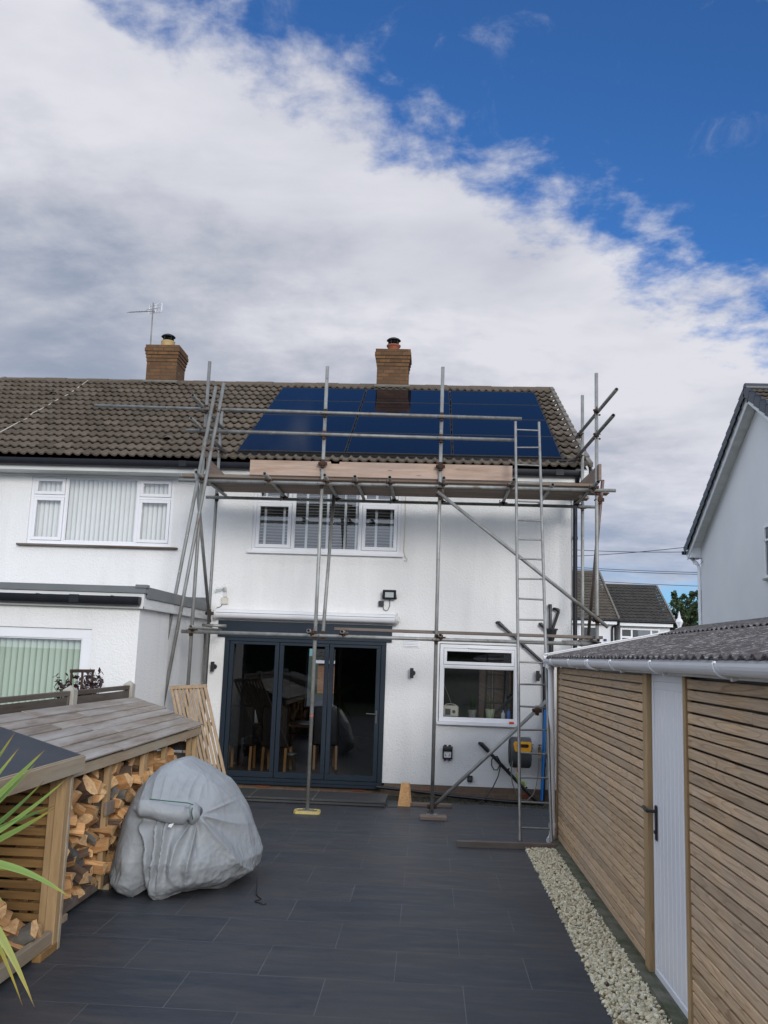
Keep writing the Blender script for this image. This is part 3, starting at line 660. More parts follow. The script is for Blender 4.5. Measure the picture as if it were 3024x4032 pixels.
def chimney(parent, x0, x1, y0, y1, zb, potmat, px, py, flue):
    c = MB(); c.box(x0, x1, y0, y1, zb - 0.5, 7.955)
    for i, (z0, z1, o_) in enumerate(((7.955, 8.03, 0.010), (8.03, 8.103, 0.022), (8.103, 8.17, 0.036), (8.17, 8.245, 0.050), (8.245, 8.315, 0.038))):
        c.box(x0 - o_, x1 + o_, y0 - o_, y1 + o_, z0 + 0.001, z1)
    co = c.build('chimney', 'brick', parent)
    l = MB(); l.beam((x0 - 0.04, y0 - 0.05, 7.515), (x1 + 0.05, y0 - 0.05, 7.515), 0.13, 0.035, (0, -0.5, 1)); l.build('flashing', 'verge_tile', co, parent)
    f = MB(); f.lathe((px, py, 8.31), [(0.19, -0.02), (0.17, 0.03), (0.13, 0.045)], 20); f.build('flaunching', 'moss', co, parent)
    p = MB(); p.lathe((px, py, 8.34), [(0.118, 0), (0.118, 0.11), (0.135, 0.12), (0.150, 0.145), (0.150, 0.16), (0.125, 0.165), (0.12, 0.10)] if flue else [(0.142, 0), (0.145, 0.15), (0.15, 0.165), (0.135, 0.17), (0.13, 0.1)], 28); p.build('chimney_pot', potmat, co, parent)
    w_ = MB(); z = 8.34
    for k in range(5):
        a = 0.5 + k * 2 * math.pi / 5; w_.tube((px + 0.115 * math.cos(a), py + 0.115 * math.sin(a), z + 0.12), (px + 0.115 * math.cos(a), py + 0.115 * math.sin(a), z + 0.275), 0.006, 6)
    w_.lathe((px, py, z + 0.265), [(0.150, 0), (0.150, 0.006), (0.12, 0.035), (0.07, 0.058), (0.01, 0.066)], 28); w_.tube((px, py, z + 0.17), (px, py, z + 0.27), 0.014, 8)
    for q in range(3): w_.lathe((px, py, z + 0.18 + q * 0.025), [(0.111, 0), (0.111, 0.002)], 20)
    w_.build('cowl', 'cowl', co, parent); return co


def ridge_tiles(parent, x0, x1, mat='tile'):
    r = MB(); x = x0; i = 0
    while x < x1 - 0.05:
        x2 = min(x + 0.45, x1); k = 0.003 * ((i * 7) % 5 - 2); vs = []
        for xx in (x, x2 + 0.004):
            for a in range(9):
                t = math.radians(200 - a * 27.5 + 0); vs.append((xx, RIDGE[0] + 0.125 * math.cos(t), RIDGE[1] - 0.055 + 0.115 * max(-0.4, math.sin(t)) + k))
        r.add(vs, [(j, j + 1, 9 + j + 1, 9 + j) for j in range(8)] + [tuple(range(9))[::-1], tuple(range(9, 18))], 0, False); x = x2 + 0.004; i += 1
    return r.build('ridge_tiles', mat, parent)
def verge(parent, x, sgn, mat='verge_tile'):
    v = MB(); L = math.hypot(RIDGE[0] - EAVE[0], RIDGE[1] - EAVE[1]); ty, tz = (RIDGE[0] - EAVE[0]) / L, (RIDGE[1] - EAVE[1]) / L; n = 15
    for i in range(n):
        s0, s1 = i * L / n, (i + 1) * L / n
        v.beam((x, EAVE[0] + ty * s0, EAVE[1] + tz * s0 + 0.065), (x, EAVE[0] + ty * (s1 + 0.0), EAVE[1] + tz * s1 + 0.035), 0.075, 0.075, (0, -tz, ty))
        v.beam((x + sgn * 0.02, EAVE[0] + ty * s0 + 0.004, EAVE[1] + tz * s0 - 0.03), (x + sgn * 0.02, EAVE[0] + ty * s1, EAVE[1] + tz * s1 - 0.04), 0.02, 0.06, (0, -tz, ty))
    return v.build('verge', mat, parent)
def back_roof(parent, x0, x1, mat='tile'):
    b = MB(); b.prism([(x0, 18.14, 7.55), (x0, 22.7, 4.93), (x0, 22.7, 4.87), (x0, 18.14, 7.49)], (x1 - x0, 0, 0)); b.build('front_roof_slope', mat, parent)
def house_bits(parent, x0, x1, gx0, gx1):
    s_ = MB(); s_.box(x0, x1, 13.58, YW, 4.735, 4.752); s_.build('soffit', 'upvc_dirty', parent)
    f_ = MB(); f_.box(x0, x1, 13.56, 13.58, 4.735, 4.90); f_.build('fascia', 'upvc_dirty', parent)
    t_ = MB(); t_.box(x0, x1, YW - 0.03, YW - 0.002, 4.70, 4.734); t_.build('trim_board', 'upvc_dirty', parent)
    gutter(parent, gx0, gx1, 13.495, 4.905)
    u = MB(); L = 0.01; u.prism([(x0, 13.57, 4.90), (x0, 18.12, 7.50), (x0, 18.12, 7.44), (x0, 13.62, 4.86)], (x1 - x0, 0, 0)); u.build('roof_deck', 'black', parent)
def vent_tile(parent, x, s, k=0.5733):
    L = math.hypot(1, k); y = EAVE[0] + s / L; z = EAVE[1] + s * k / L; v = MB(); n = 10; vs = []
    for q, (dy, rad) in enumerate(((0, 0.095), (0.02, 0.10), (0.13, 0.085), (0.24, 0.02))):
        for i in range(n + 1):
            a = math.pi * i / n; vs.append((x + rad * math.cos(a), y + dy, z + dy * k + 0.035 + rad * 0.95 * math.sin(a)))
    m_ = n + 1; v.add(vs, [(q * m_ + i, (q + 1) * m_ + i, (q + 1) * m_ + i + 1, q * m_ + i + 1) for q in range(3) for i in range(n)], 0, True)
    v.box(x - 0.16, x + 0.16, y - 0.02, y + 0.02, z + 0.02, z + 0.045); v.build('roof_vent', 'tile', parent)


# ---- left half
HL = empty('adjoining_house', (-6.3, 18.0, 0), 'left half of the white semi with vertical blinds upstairs and a bare tiled roof', 'house')
wl = MB(); wall_xz(wl, -9.0, -3.36, 2.4, 4.735, YW, [(-6.40, -4.08, 3.62, 4.735 - 0.008)]); wl.box(-9.0, -3.36, YW + 0.7, YW + 0.72, 0, 4.7); wl.box(-9.0, -8.98, YW, 22.3, 0, 4.8)
wl.build('wall', 'render', HL)
window(HL, 'window', -6.40, -4.08, 3.62, 4.726, YW + 0.03, (-5.83, -4.66), {0: 4.385, 2: 4.385}, blind=('vertical', 'blind_grey'), sash_in={(0, 0), (0, 1), (2, 0), (2, 1)}, sash=0.05)
sl_ = MB(); sl_.box(-6.53, -3.96, YW - 0.075, YW + 0.03, 3.575, 3.605); sl_.build('window_sill', 'dirtyboard', HL)
rf = MB(); tiles(rf, -9.16, -3.38, EAVE, RIDGE); rf.build('roof', 'tile', HL); back_roof(HL, -9.1, -3.38)
house_bits(HL, -9.1, -3.38, -9.15, -3.40); ridge_tiles(HL, -9.16, -3.38); verge(HL, -9.15, -1)
gb = MB(); gb.add([(-9.0, 13.9, 4.7), (-9.0, 22.3, 4.7), (-9.0, 18.12, 7.4)], [(0, 1, 2)]); gb.build('gable', 'render_smooth', HL)
chimney(HL, -6.03, -5.39, 17.88, 18.5, 7.5, 'buff', -5.71, 18.2, False)
for x, s in ((-4.37, 0.80), (-7.51, 3.80), (-4.36, 3.66)): vent_tile(HL, x, s)
# ---- right half
HR = empty('scaffolded_house', (-0.6, 18.0, 0), 'right half of the white semi, with solar panels on its roof and scaffolding round it', 'house')
wl = MB(); wall_xz(wl, -3.36, 2.18, 0.172, 4.735, YW, [(-2.80, -0.47, 3.60, 4.70), (0.18, 1.385, 1.09, 2.26), (-3.12, -0.63, 0.172 - 0.001, 2.30)], 0.10)
wl.add([(2.18, YW, -0.02), (2.18, 22.3, -0.02), (2.18, 22.3, 4.8), (2.18, YW, 4.8)], [(0, 1, 2, 3)])
wl.add([(2.18, 13.75, 4.72), (2.18, 22.4, 4.72), (2.18, 18.12, 7.42)], [(0, 1, 2)])
wl.build('wall', 'render', HR)
pl = MB(); pl.box(-3.4, -3.0, YW + 0.012, YW + 0.05, -0.02, 0.172); pl.box(-3.0, -0.6, YW + 0.02, YW + 0.05, -0.02, 0.1); pl.box(-0.6, 2.17, YW + 0.012, YW + 0.05, -0.02, 0.172); pl.build('plinth', 'plinth', HR)
for x in (-2.42, -0.98, -0.02, 1.52):
    a = MB(); a.box(x - 0.11, x + 0.11, YW - 0.0, YW + 0.03, 0.035, 0.10)
    for q in range(4): a.box(x - 0.1, x + 0.1, YW - 0.006, YW + 0.01, 0.043 + q * 0.014, 0.050 + q * 0.014)
    a.build('air_brick', 'terracotta', HR)
window(HR, 'window', -2.80, -0.47, 3.60, 4.70, YW + 0.03, (-2.165, -1.10), {0: 4.385, 2: 4.385}, fr=0.05, blind=(('venetian', (-2.62, -2.32, -1.96, -1.63, -1.35, -1.17, -0.86, -0.62)), 'venetian'), sash_in={(0, 0), (2, 0), (0, 1), (2, 1)}, sash=0.055, sill=('upvc', 0.05))
kw = window(HR, 'window', 0.19, 1.375, 1.10, 2.25, YW + 0.02, (), {0: 1.925}, fr=0.055, sash_in={(0, 1)}, sash=0.045, sill=('upvc', 0.03))
tv = MB(); tv.box(0.62, 0.93, YW - 0.025, YW + 0.0, 2.195, 2.215); tv.build('trickle_vent', 'upvc', kw, HR)
rf = MB(); tiles(rf, -3.38, 2.40, EAVE, RIDGE); rf.build('roof', 'tile', HR); back_roof(HR, -3.38, 2.38)
house_bits(HR, -3.38, 2.36, -3.38, 2.26); ridge_tiles(HR, -3.37, 2.40); verge(HR, 2.40, 1)
chimney(HR, -1.20, -0.55, 17.9, 18.42, 7.5, 'terracotta', -0.885, 18.2, True)
bx = MB(); bx.prism([(2.19, 13.58, 4.62), (2.19, 13.9, 4.62), (2.19, 13.9, 5.1), (2.19, 13.58, 4.93)], (0.17, 0, 0)); bx.build('eaves_box', 'upvc_dirty', HR)
dp = MB(); dp.tube((2.215, YW - 0.045, 0.0), (2.215, YW - 0.045, 4.45), 0.034, 14); dp.path([(2.215, YW - 0.045, 4.44), (2.215, YW - 0.08, 4.52), (2.2, 13.56, 4.75), (2.2, 13.5, 4.84)], 0.034, 12)
for z in (0.9, 1.85, 2.9, 3.9): dp.tube((2.215, YW - 0.045, z), (2.215, YW - 0.045, z + 0.05), 0.040, 14)
dp.build('downpipe', 'gutter', HR)
# waste pipes by the kitchen corner
wp = MB(); y_ = YW - 0.055
wp.path([(1.04, YW, 2.60), (1.075, y_, 2.60), (1.09, y_, 2.575), (1.74, y_, 2.02), (1.757, y_, 1.985), (1.757, y_, 0.02)], 0.024, 10)
for z in (0.5, 1.4, 1.93): wp.tube((1.757, y_, z), (1.757, y_, z + 0.06), 0.030, 12)
wp.tube((1.07, y_, 2.59), (1.13, y_, 2.54), 0.030, 12); wp.tube((1.42, y_, 2.29), (1.44, y_ + 0.05, 2.24), 0.012, 8)
wp.build('waste_pipe', 'black', HR)
wp = MB(); wp.path([(1.837, YW, 2.885), (1.837, y_, 2.885), (1.84, y_, 2.86), (1.847, y_, 2.5)], 0.022, 10); wp.path([(1.90, YW, 2.835), (1.905, y_, 2.835), (1.955, y_, 2.825), (1.966, y_, 2.79), (1.885, y_, 2.55), (1.875, y_, 2.48)], 0.022, 10)
wp.path([(1.69, YW, 2.60), (1.70, y_, 2.60), (1.76, y_, 2.53), (1.80, y_, 2.50)], 0.022, 10)
for a, b in (((1.837, y_, 2.90), (1.837, y_, 2.84)), ((1.94, y_, 2.83), (1.975, y_, 2.80)), ((1.69, y_ + 0.0, 2.605), (1.73, y_, 2.57))): wp.tube(a, b, 0.028, 12)
wp.build('overflow_pipes', 'black', HR)
wp = MB(); wp.lathe((1.855, y_ - 0.02, 2.36), [(0.035, -0.02), (0.04, 0.0), (0.075, 0.10), (0.085, 0.15), (0.10, 0.155), (0.10, 0.175), (0.08, 0.17), (0.06, 0.10)], 4, 0, False); wp.tube((1.855, y_, 0.02), (1.855, y_, 2.37), 0.036, 14)
for z in (0.62, 1.3): wp.tube((1.855, y_, z), (1.855, y_, z + 0.06), 0.046, 14); wp.box(1.80, 1.91, y_ + 0.0, y_ + 0.05, z + 0.01, z + 0.05)
wp.build('hopper_pipe', 'black', HR)
wp = MB(); wp.path([(0.81, YW, 0.80), (0.835, y_, 0.80), (0.86, y_, 0.77), (1.66, y_ - 0.02, 0.0)], 0.025, 10); wp.tube((0.83, y_, 0.80), (0.93, y_, 0.705), 0.033, 12)
for q in (0.45, 0.78): wp.tube((0.86 + 0.8 * q, y_, 0.77 - 0.77 * q), (0.89 + 0.8 * q, y_ - 0.01, 0.79 - 0.77 * q + 0.02), 0.012, 8)
wp.build('waste_pipe', 'black', HR)
wp = MB(); wp.path([(1.765, y_ - 0.05, 1.335), (1.75, y_ - 0.055, 0.9), (1.72, y_ - 0.06, 0.03)], 0.020, 10); wp.build('supply_pipe', 'blue', HR)
wp = MB(); wp.path([(-0.70, 13.72, 0.135), (-0.2, 13.70, 0.105), (0.4, 13.66, 0.06), (1.1, 13.60, 0.028), (1.72, 13.52, 0.025)], 0.026, 10); wp.build('ground_pipe', 'black', HR)
vt = MB(); vt.box(-0.37, -0.13, YW - 0.012, YW - 0.001, 2.18, 2.36)
for q in range(6): vt.beam((-0.355, YW - 0.018, 2.20 + q * 0.025), (-0.145, YW - 0.018, 2.20 + q * 0.025), 0.016, 0.004, (0, 0.6, 1))
vt.build('wall_vent', 'upvc', HR)
cb = MB(); cb.path([(-0.41, YW - 0.01, 4.68), (-0.405, YW - 0.012, 4.2), (-0.41, YW - 0.012, 3.66), (-0.39, YW - 0.02, 3.58), (-0.35, YW - 0.02, 3.53), (-0.36, YW - 0.02, 3.50), (-0.40, YW - 0.02, 3.51)], 0.006, 6); cb.build('wall_cable', 'cream', HR)

# ---- folding doors
df = MB(); wall_xz_frame(df, -3.12, -0.63, 0.125, 2.245, YW - 0.025, YW + 0.07, 0.075, tb=0.05, tt=0.05); df.box(-3.235, -0.55, YW - 0.035, YW - 0.002, 2.247, 2.50); df.box(-3.14, -0.65, YW - 0.085, YW + 0.02, 0.085, 0.124)
fd = df.build('folding_door', 'navy', HR)
xs_ = (-3.043, -2.268, -1.50, -0.707)
for i in range(3):
    a, b = xs_[i] + 0.004, xs_[i + 1] - 0.004; l = MB(); wall_xz_frame(l, a, b, 0.18, 2.192, YW - 0.012, YW + 0.05, 0.066, tb=0.085, tt=0.045); l.build('door_leaf', 'navy', fd, HR)
    p = MB(); p.add([(a + 0.06, YW + 0.02, 0.26), (b - 0.06, YW + 0.02, 0.26), (b - 0.06, YW + 0.02, 2.15), (a + 0.06, YW + 0.02, 2.15)], [(0, 1, 2, 3)]); p.build('door_pane', 'glass_door', fd, HR)
hd = MB(); hd.box(-0.762, -0.738, YW - 0.024, YW - 0.014, 1.03, 1.22); hd.tube((-0.75, YW - 0.02, 1.17), (-0.75, YW - 0.06, 1.17), 0.01, 8); hd.tube((-0.75, YW - 0.06, 1.17), (-0.90, YW - 0.06, 1.175), 0.010, 8); hd.build('door_handle', 'greyplastic', fd, HR)
# ---- the rooms behind the glass
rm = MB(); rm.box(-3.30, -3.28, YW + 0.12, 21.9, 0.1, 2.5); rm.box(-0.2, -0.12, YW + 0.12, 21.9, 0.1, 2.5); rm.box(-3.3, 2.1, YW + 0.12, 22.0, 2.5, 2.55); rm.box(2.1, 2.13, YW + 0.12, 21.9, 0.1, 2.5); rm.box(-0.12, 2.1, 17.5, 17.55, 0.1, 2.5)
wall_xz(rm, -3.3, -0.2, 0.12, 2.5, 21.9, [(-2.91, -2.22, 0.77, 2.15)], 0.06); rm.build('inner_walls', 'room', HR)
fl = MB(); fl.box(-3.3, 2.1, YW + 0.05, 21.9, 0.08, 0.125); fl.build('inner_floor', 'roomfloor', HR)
dd = MB(); dd.box(-3.4, -3.395, 21.9, 21.95, 0.5, 0.6) if False else None; fw = MB(); wall_xz(fw, -3.36, 2.18, 0, 4.8, 22.3, [(-2.91, -2.22, 0.77, 2.15)], 0.1); fw.build('front_wall', 'render_smooth', HR)

# ---- rear extension of the left house
EX = empty('flat_roofed_extension', (-5.5, 12.3, 0), 'white rendered single storey extension with grey roof trim and a green-blind window', 'extension')
YE, XE = 10.70, -3.455
we = MB(); wall_xz(we, -9.5, XE, 0, 2.52, YE, [(-5.30, -4.02, 0.95, 2.24)]); we.add([(XE, YE, 0), (XE, YW, 0), (XE, YW, 2.52), (XE, YE, 2.52)], [(0, 1, 2, 3)]); we.build('wall', 'render', EX)
fa = MB(); fa.box(-9.5, XE + 0.055, YE - 0.055, YE + 0.0, 2.50, 2.68); fa.box(XE + 0.0, XE + 0.055, YE, YW, 2.50, 2.625)
fa.box(-9.5, XE + 0.07, YE - 0.07, YE - 0.056, 2.50, 2.53); fa.box(XE + 0.056, XE + 0.07, YE - 0.07, YW, 2.50, 2.53); fa.build('fascia', 'upvc_dirty', EX)
tr = MB(); tr.box(-9.5, XE + 0.075, YE - 0.075, YE + 0.03, 2.682, 2.765); tr.box(XE - 0.03, XE + 0.075, YE + 0.03, YW, 2.626, 2.765); tr.obox((XE + 0.02, YE - 0.03, 2.765), (1, 0, 0), (0, 1, 0), (0, 0, 1), 0.07, 0.06, 0.02); tr.box(-9.5, XE - 0.02, YE + 0.03, YW, 2.70, 2.735)
tr.box(XE - 0.9, XE + 0.0, YW - 0.03, YW - 0.003, 2.74, 2.84); tr.build('roof', 'trim', EX)
gutter(EX, -9.5, XE + 0.03, YE - 0.125, 2.635, r=0.06, brackets=0.9)
window(EX, 'window', -5.30, -4.02, 0.95, 2.235, YE + 0.03, (), {}, fr=0.115, blind=('vertical', 'blind_green'))

# ================================================================== SOLAR PANELS
RL = math.hypot(RIDGE[0] - EAVE[0], RIDGE[1] - EAVE[1]); TY, TZ = (RIDGE[0] - EAVE[0]) / RL, (RIDGE[1] - EAVE[1]) / RL
def onroof(x, s, h): return V((x, EAVE[0] + TY * s - TZ * h, EAVE[1] + TZ * s + TY * h))
cols_ = ((-3.065, -1.374), (-1.352, 0.294), (0.316, 1.985)); rowsP = ((0.25, 1.385), (1.40, 2.445), (2.46, 3.53), (3.545, 4.60))
SA = empty('solar_array', onroof(-0.5, 0.25, 0.0), 'array of twelve glossy dark blue solar panels bolted to the tiled roof', 'solar panels')
for ci, (a, b) in enumerate(cols_):
    for ri, (s0, s1) in enumerate(rowsP):
        p = MB(); m0 = onroof((a + b) / 2, (s0 + s1) / 2, 0.085); p.obox(m0, (1, 0, 0), (0, TY, TZ), (0, -TZ, TY), (b - a) / 2 - 0.012, (s1 - s0) / 2 - 0.012, 0.016); t = p.build('solar_panel', 'solar', SA)
        f = MB()
        for x in (a + 0.006, b - 0.006): f.obox(onroof(x, (s0 + s1) / 2, 0.085), (1, 0, 0), (0, TY, TZ), (0, -TZ, TY), 0.006, (s1 - s0) / 2, 0.0185)
        for s_ in (s0 + 0.006, s1 - 0.006): f.obox(onroof((a + b) / 2, s_, 0.085), (1, 0, 0), (0, TY, TZ), (0, -TZ, TY), (b - a) / 2 - 0.0121, 0.006, 0.0185)
        f.build('frame', 'black', t, SA)
for x in (-3.077, -1.363, 0.305, 1.997):
    for s0, s1 in rowsP:
        for s_ in (s0 + 0.25, s1 - 0.2): c = MB(); c.obox(onroof(x, s_, 0.095), (1, 0, 0), (0, TY, TZ), (0, -TZ, TY), 0.009, 0.022, 0.012); c.build('clamp', 'gutter', SA)
m = MB(); x = -3.07
while x < 2.0:
    m.beam(onroof(x, 0.245, 0.07), onroof(x, 0.20, -0.0), 0.005, 0.004); x += 0.018
m.beam(onroof(-3.07, 0.25, 0.075), onroof(1.99, 0.25, 0.075), 0.02, 0.05, (0, -TZ, TY))
o = m.build('bird_guard', 'black'); o['label'] = 'black spiked bird mesh strip under the lowest solar panels'; o['category'] = 'bird guard'
m = MB(); m.path([onroof(1.9, 0.22, 0.05), onroof(2.05, 0.17, 0.07), onroof(2.2, 0.2, 0.07), onroof(2.36, 0.33, 0.06), V((2.43, 13.93, 5.17)), V((2.46, 13.95, 5.0)), V((2.45, 13.95, 4.85))], 0.018, 8)
o = m.build('solar_cable', 'black'); o['label'] = 'black conduit leaving the panels and curling over the roof edge'; o['category'] = 'cable'
pts = [(-7.297, 5.15), (-7.212, 3.893), (-7.294, 3.404), (-7.263, 2.9), (-7.297, 2.4), (-7.275, 2.1), (-7.289, 1.75), (-7.287, 1.389), (-7.34, 1.05), (-7.33, 0.6), (-7.40, 0.1)]
m = MB(); P_ = [onroof(x, s_, 0.045 + 0.012 * math.sin(i * 2.1)) for i, (x, s_) in enumerate(pts)]; m.path(P_, 0.008, 6)
o = m.build('aerial_cable', 'cream'); o['label'] = 'white cable running loosely down the left half of the tiled roof'; o['category'] = 'cable'
# television aerial
t = empty('television_aerial', (-6.10, 18.25, 8.3), 'grey television aerial with white reflector on a thin mast beside the left chimney', 'aerial')
m = MB(); m.tube((-6.10, 18.25, 8.0), (-6.13, 18.3, 9.42), 0.014, 10); m.build('mast', 'galv', t)
m = MB(); b0, b1 = V((-6.10, 18.33, 9.24)), V((-6.40, 17.62, 8.93)); m.beam(b0, b1, 0.016, 0.016)
dr = (b1 - b0).normalized(); sd = dr.cross(V((0, 0, 1))).normalized()
for k in range(9): c = b0 + (b1 - b0) * (0.22 + 0.095 * k); m.tube(c - sd * 0.075, c + sd * 0.075, 0.0045, 6)
m.path([b0 + dr * .1 + sd * .14, b0 + dr * .1 + sd * .16 + V((0, 0, .03)), b0 + dr * .1 + sd * .14 + V((0, 0, .05)), b0 + dr * .1 - sd * .14 + V((0, 0, .05)), b0 + dr * .1 - sd * .16 + V((0, 0, .03)), b0 + dr * .1 - sd * .14], 0.005, 6)
m.build('boom', 'galv', t)
m = MB()
for q in (-1, 1):
    for z in (0.085, 0.0, -0.085): m.beam(b0 - sd * 0.17 + V((0, 0, 0.06 + z * 1.0)) - dr * 0.03 * abs(q), b0 + sd * 0.17 + V((0, 0, 0.06 + z)) - dr * 0.03, 0.006, 0.045 if z else 0.02)
for q in (-0.17, -0.01, 0.17): m.beam(b0 + sd * q + V((0, 0, -0.04)) - dr * 0.03, b0 + sd * q + V((0, 0, 0.16)) - dr * 0.03, 0.025, 0.006, sd)
m.build('reflector', 'upvc', t)

# ================================================================== SCAFFOLD
SC = empty('scaffold', (0, 12.8, 0), 'galvanised tube scaffold standing against the right half of the white house', 'scaffold')
R_ = 0.0242
def st(p0, p1, name='ledger', mat='galv'):
    m = MB(); m.tube(p0, p1, R_, 16, hollow=True); return m.build(name, mat, SC)
def coupler(p, d1, d2, off=None):
    p = V(p); m = MB(); d1 = V(d1).normalized(); d2 = V(d2).normalized()
    for d, s_ in ((d1, 1), (d2, -1)):
        m.tube(p - d * 0.028, p + d * 0.028, 0.034, 8)
        sd = d.cross(d2 if d is d1 else d1)
        if sd.length < 0.1: sd = V((0, 1, 0))
        sd.normalize(); ot = d.cross(sd).normalized()
        for k in (-1, 1): m.beam(p + sd * 0.0 + ot * 0.02 * k, p + sd * 0.0 + ot * 0.062 * k, 0.05, 0.018, sd)
        m.tube(p + ot * 0.052 - sd * 0.045, p + ot * 0.052 + sd * 0.055, 0.008, 6); m.tube(p + ot * 0.052 + sd * 0.035, p + ot * 0.052 + sd * 0.052, 0.014, 6)
    return m.build('coupler', 'rust', SC)
YO = 12.1; X_, Y_, Z_ = (1, 0, 0), (0, 1, 0), (0, 0, 1)
stand = {'C': (-3.18, YO, 0.05, 6.06), 'p1': (-1.507, YO, 0.03, 6.02), 'p2': (0.108, YO, 0.045, 6.04), 'p3': (2.222, YO, 0.0, 5.99), 'D': (-3.283, 13.42, 0.0, 5.70), 'p4': (2.25, 13.4, 0.0, 6.06)}
for k, (x, y, z0, z1) in stand.items(): st((x, y, z0), (x, y, z1), 'standard')
for k in ('p1', 'p2'):
    x, y = stand[k][:2]; m = MB(); m.box(x - 0.07, x + 0.07, y - 0.07, y + 0.07, 0.046 if k == 'p2' else 0.030, 0.052 if k == 'p2' else 0.036); m.build('base_plate', 'galv', SC)
YL = YO - 0.052
st((-4.754, YL, 5.372), (1.201, YL, 5.306)); st((-3.43, YL, 5.045), (1.11, YL, 5.005)); st((-3.484, YL, 4.337), (2.465, YL, 4.340))
st((-3.431, 13.37, 4.335), (2.50, 13.37, 4.335)); st((-3.304, YL, 2.275), (2.20, YL, 2.285)); st((1.95, 13.35, 2.33), (2.35, 13.35, 2.335)); st((-3.36, 13.37, 2.40), (-3.0, 13.37, 2.40))
tx = (-3.16, -2.235, -1.43, -1.03, -0.565, 0.152, 1.073, 2.17)
for x in tx: st((x, 11.70 if x not in (-1.03, -0.565) else 11.75, 4.388), (x, 13.5, 4.388), 'transom')
st((1.62, 11.98, 4.388), (1.62, 13.5, 4.388), 'transom')
for x, a, b in ((-3.12, 11.8, 13.55), (-1.569, 11.85, 12.5), (-1.123, 11.8, 12.5), (0.158, 11.9, 12.5), (2.19, 11.85, 13.6)): st((x, a, 2.335), (x, b, 2.335), 'transom')
st((2.285, 11.07, 5.45), (2.190, 13.6, 5.45), 'guard_rail'); st((2.245, 11.08, 5.115), (2.180, 13.6, 5.115), 'guard_rail')
st((-3.225, 11.5, 5.391), (-3.225, 13.6, 5.391), 'guard_rail'); st((-3.225, 11.5, 5.078), (-3.225, 13.6, 5.078), 'guard_rail')
st((-3.276, 12.1, 4.503), (-3.25, 13.36, 2.45), 'brace'); st((-1.471, 13.3, 4.43), (-1.41, 12.14, 2.25), 'brace')
st((0.076, 12.02, 4.26), (2.348, 12.02, 2.512), 'brace'); st((0.045, 12.16, 0.062), (1.575, 12.16, 1.535), 'brace')
st((2.315, 12.16, 4.50), (2.335, 13.44, 2.38), 'brace', 'galv_red')
st((-3.037, 11.98, 5.662), (-3.75, 11.98, 0.0), 'raker'); st((-2.937, 12.02, 5.726), (-3.635, 12.02, 0.0), 'raker')
for p, a, b in (((-3.18, YL + .02, 5.36), X_, Z_), ((-3.06, YL, 5.36), X_, Z_), ((-2.985, YL, 5.36), X_, Z_), ((-3.18, YL + .02, 5.04), X_, Z_), ((-3.225, YO, 5.05), Y_, Z_), ((-3.24, 13.42, 5.39), Y_, Z_), ((-3.24, 13.42, 5.08), Y_, Z_), ((-3.28, 13.42, 4.62), X_, Z_), ((-3.27, 13.40, 4.34), X_, Z_),
                ((-1.507, YL + .02, 5.336), X_, Z_), ((-1.507, YL + .02, 5.025), X_, Z_), ((-1.507, YL + .02, 4.62), X_, Z_), ((-1.507, YL + .02, 4.338), X_, Z_), ((-1.507, YL + .02, 2.28), X_, Z_), ((-1.40, YL + .02, 2.28), X_, Z_),
                ((0.108, YL + .02, 5.318), X_, Z_), ((0.108, YL + .02, 5.012), X_, Z_), ((0.108, YL + .02, 4.62), X_, Z_), ((0.108, YL + .02, 4.338), X_, Z_), ((0.108, YL + .02, 2.28), X_, Z_), ((0.115, 12.05, 4.225), X_, Z_), ((0.108, 12.12, 0.14), X_, Z_),
                ((2.222, YL + .02, 4.34), X_, Z_), ((2.222, YO, 5.45), Y_, Z_), ((2.222, YO, 5.115), Y_, Z_), ((2.215, 13.4, 5.45), Y_, Z_), ((2.215, 13.4, 5.115), Y_, Z_), ((2.25, 13.40, 4.335), X_, Z_), ((2.25, 13.38, 4.64), X_, Z_), ((2.26, YO, 4.22), X_, Z_), ((2.222, YL + .02, 2.60), X_, Z_), ((2.20, YL, 2.31), X_, Y_), ((2.22, 13.38, 2.34), X_, Z_),
                ((-3.15, YL, 2.305), X_, Y_), ((-3.18, YL + .02, 2.28), X_, Z_), ((-3.27, 13.40, 2.58), X_, Z_), ((-3.28, 13.40, 2.37), X_, Z_), ((-1.54, YL, 2.31), X_, Y_), ((-1.12, YL, 2.31), X_, Y_), ((0.17, YL, 2.31), X_, Y_), ((1.44, 12.05, 1.41), X_, Z_)): coupler(p, a, b)
for x in tx: coupler((x, YL, 4.362), X_, Y_)
for x in (-2.235, -1.43, -0.565, 0.152, 1.073, 2.17): coupler((x, 13.38, 4.362), X_, Y_)
m = MB(); m.tube((-1.507, YO, 1.225), (-1.507, YO, 1.237), R_ + 0.003, 16); m.build('marker_band', 'orange', SC)


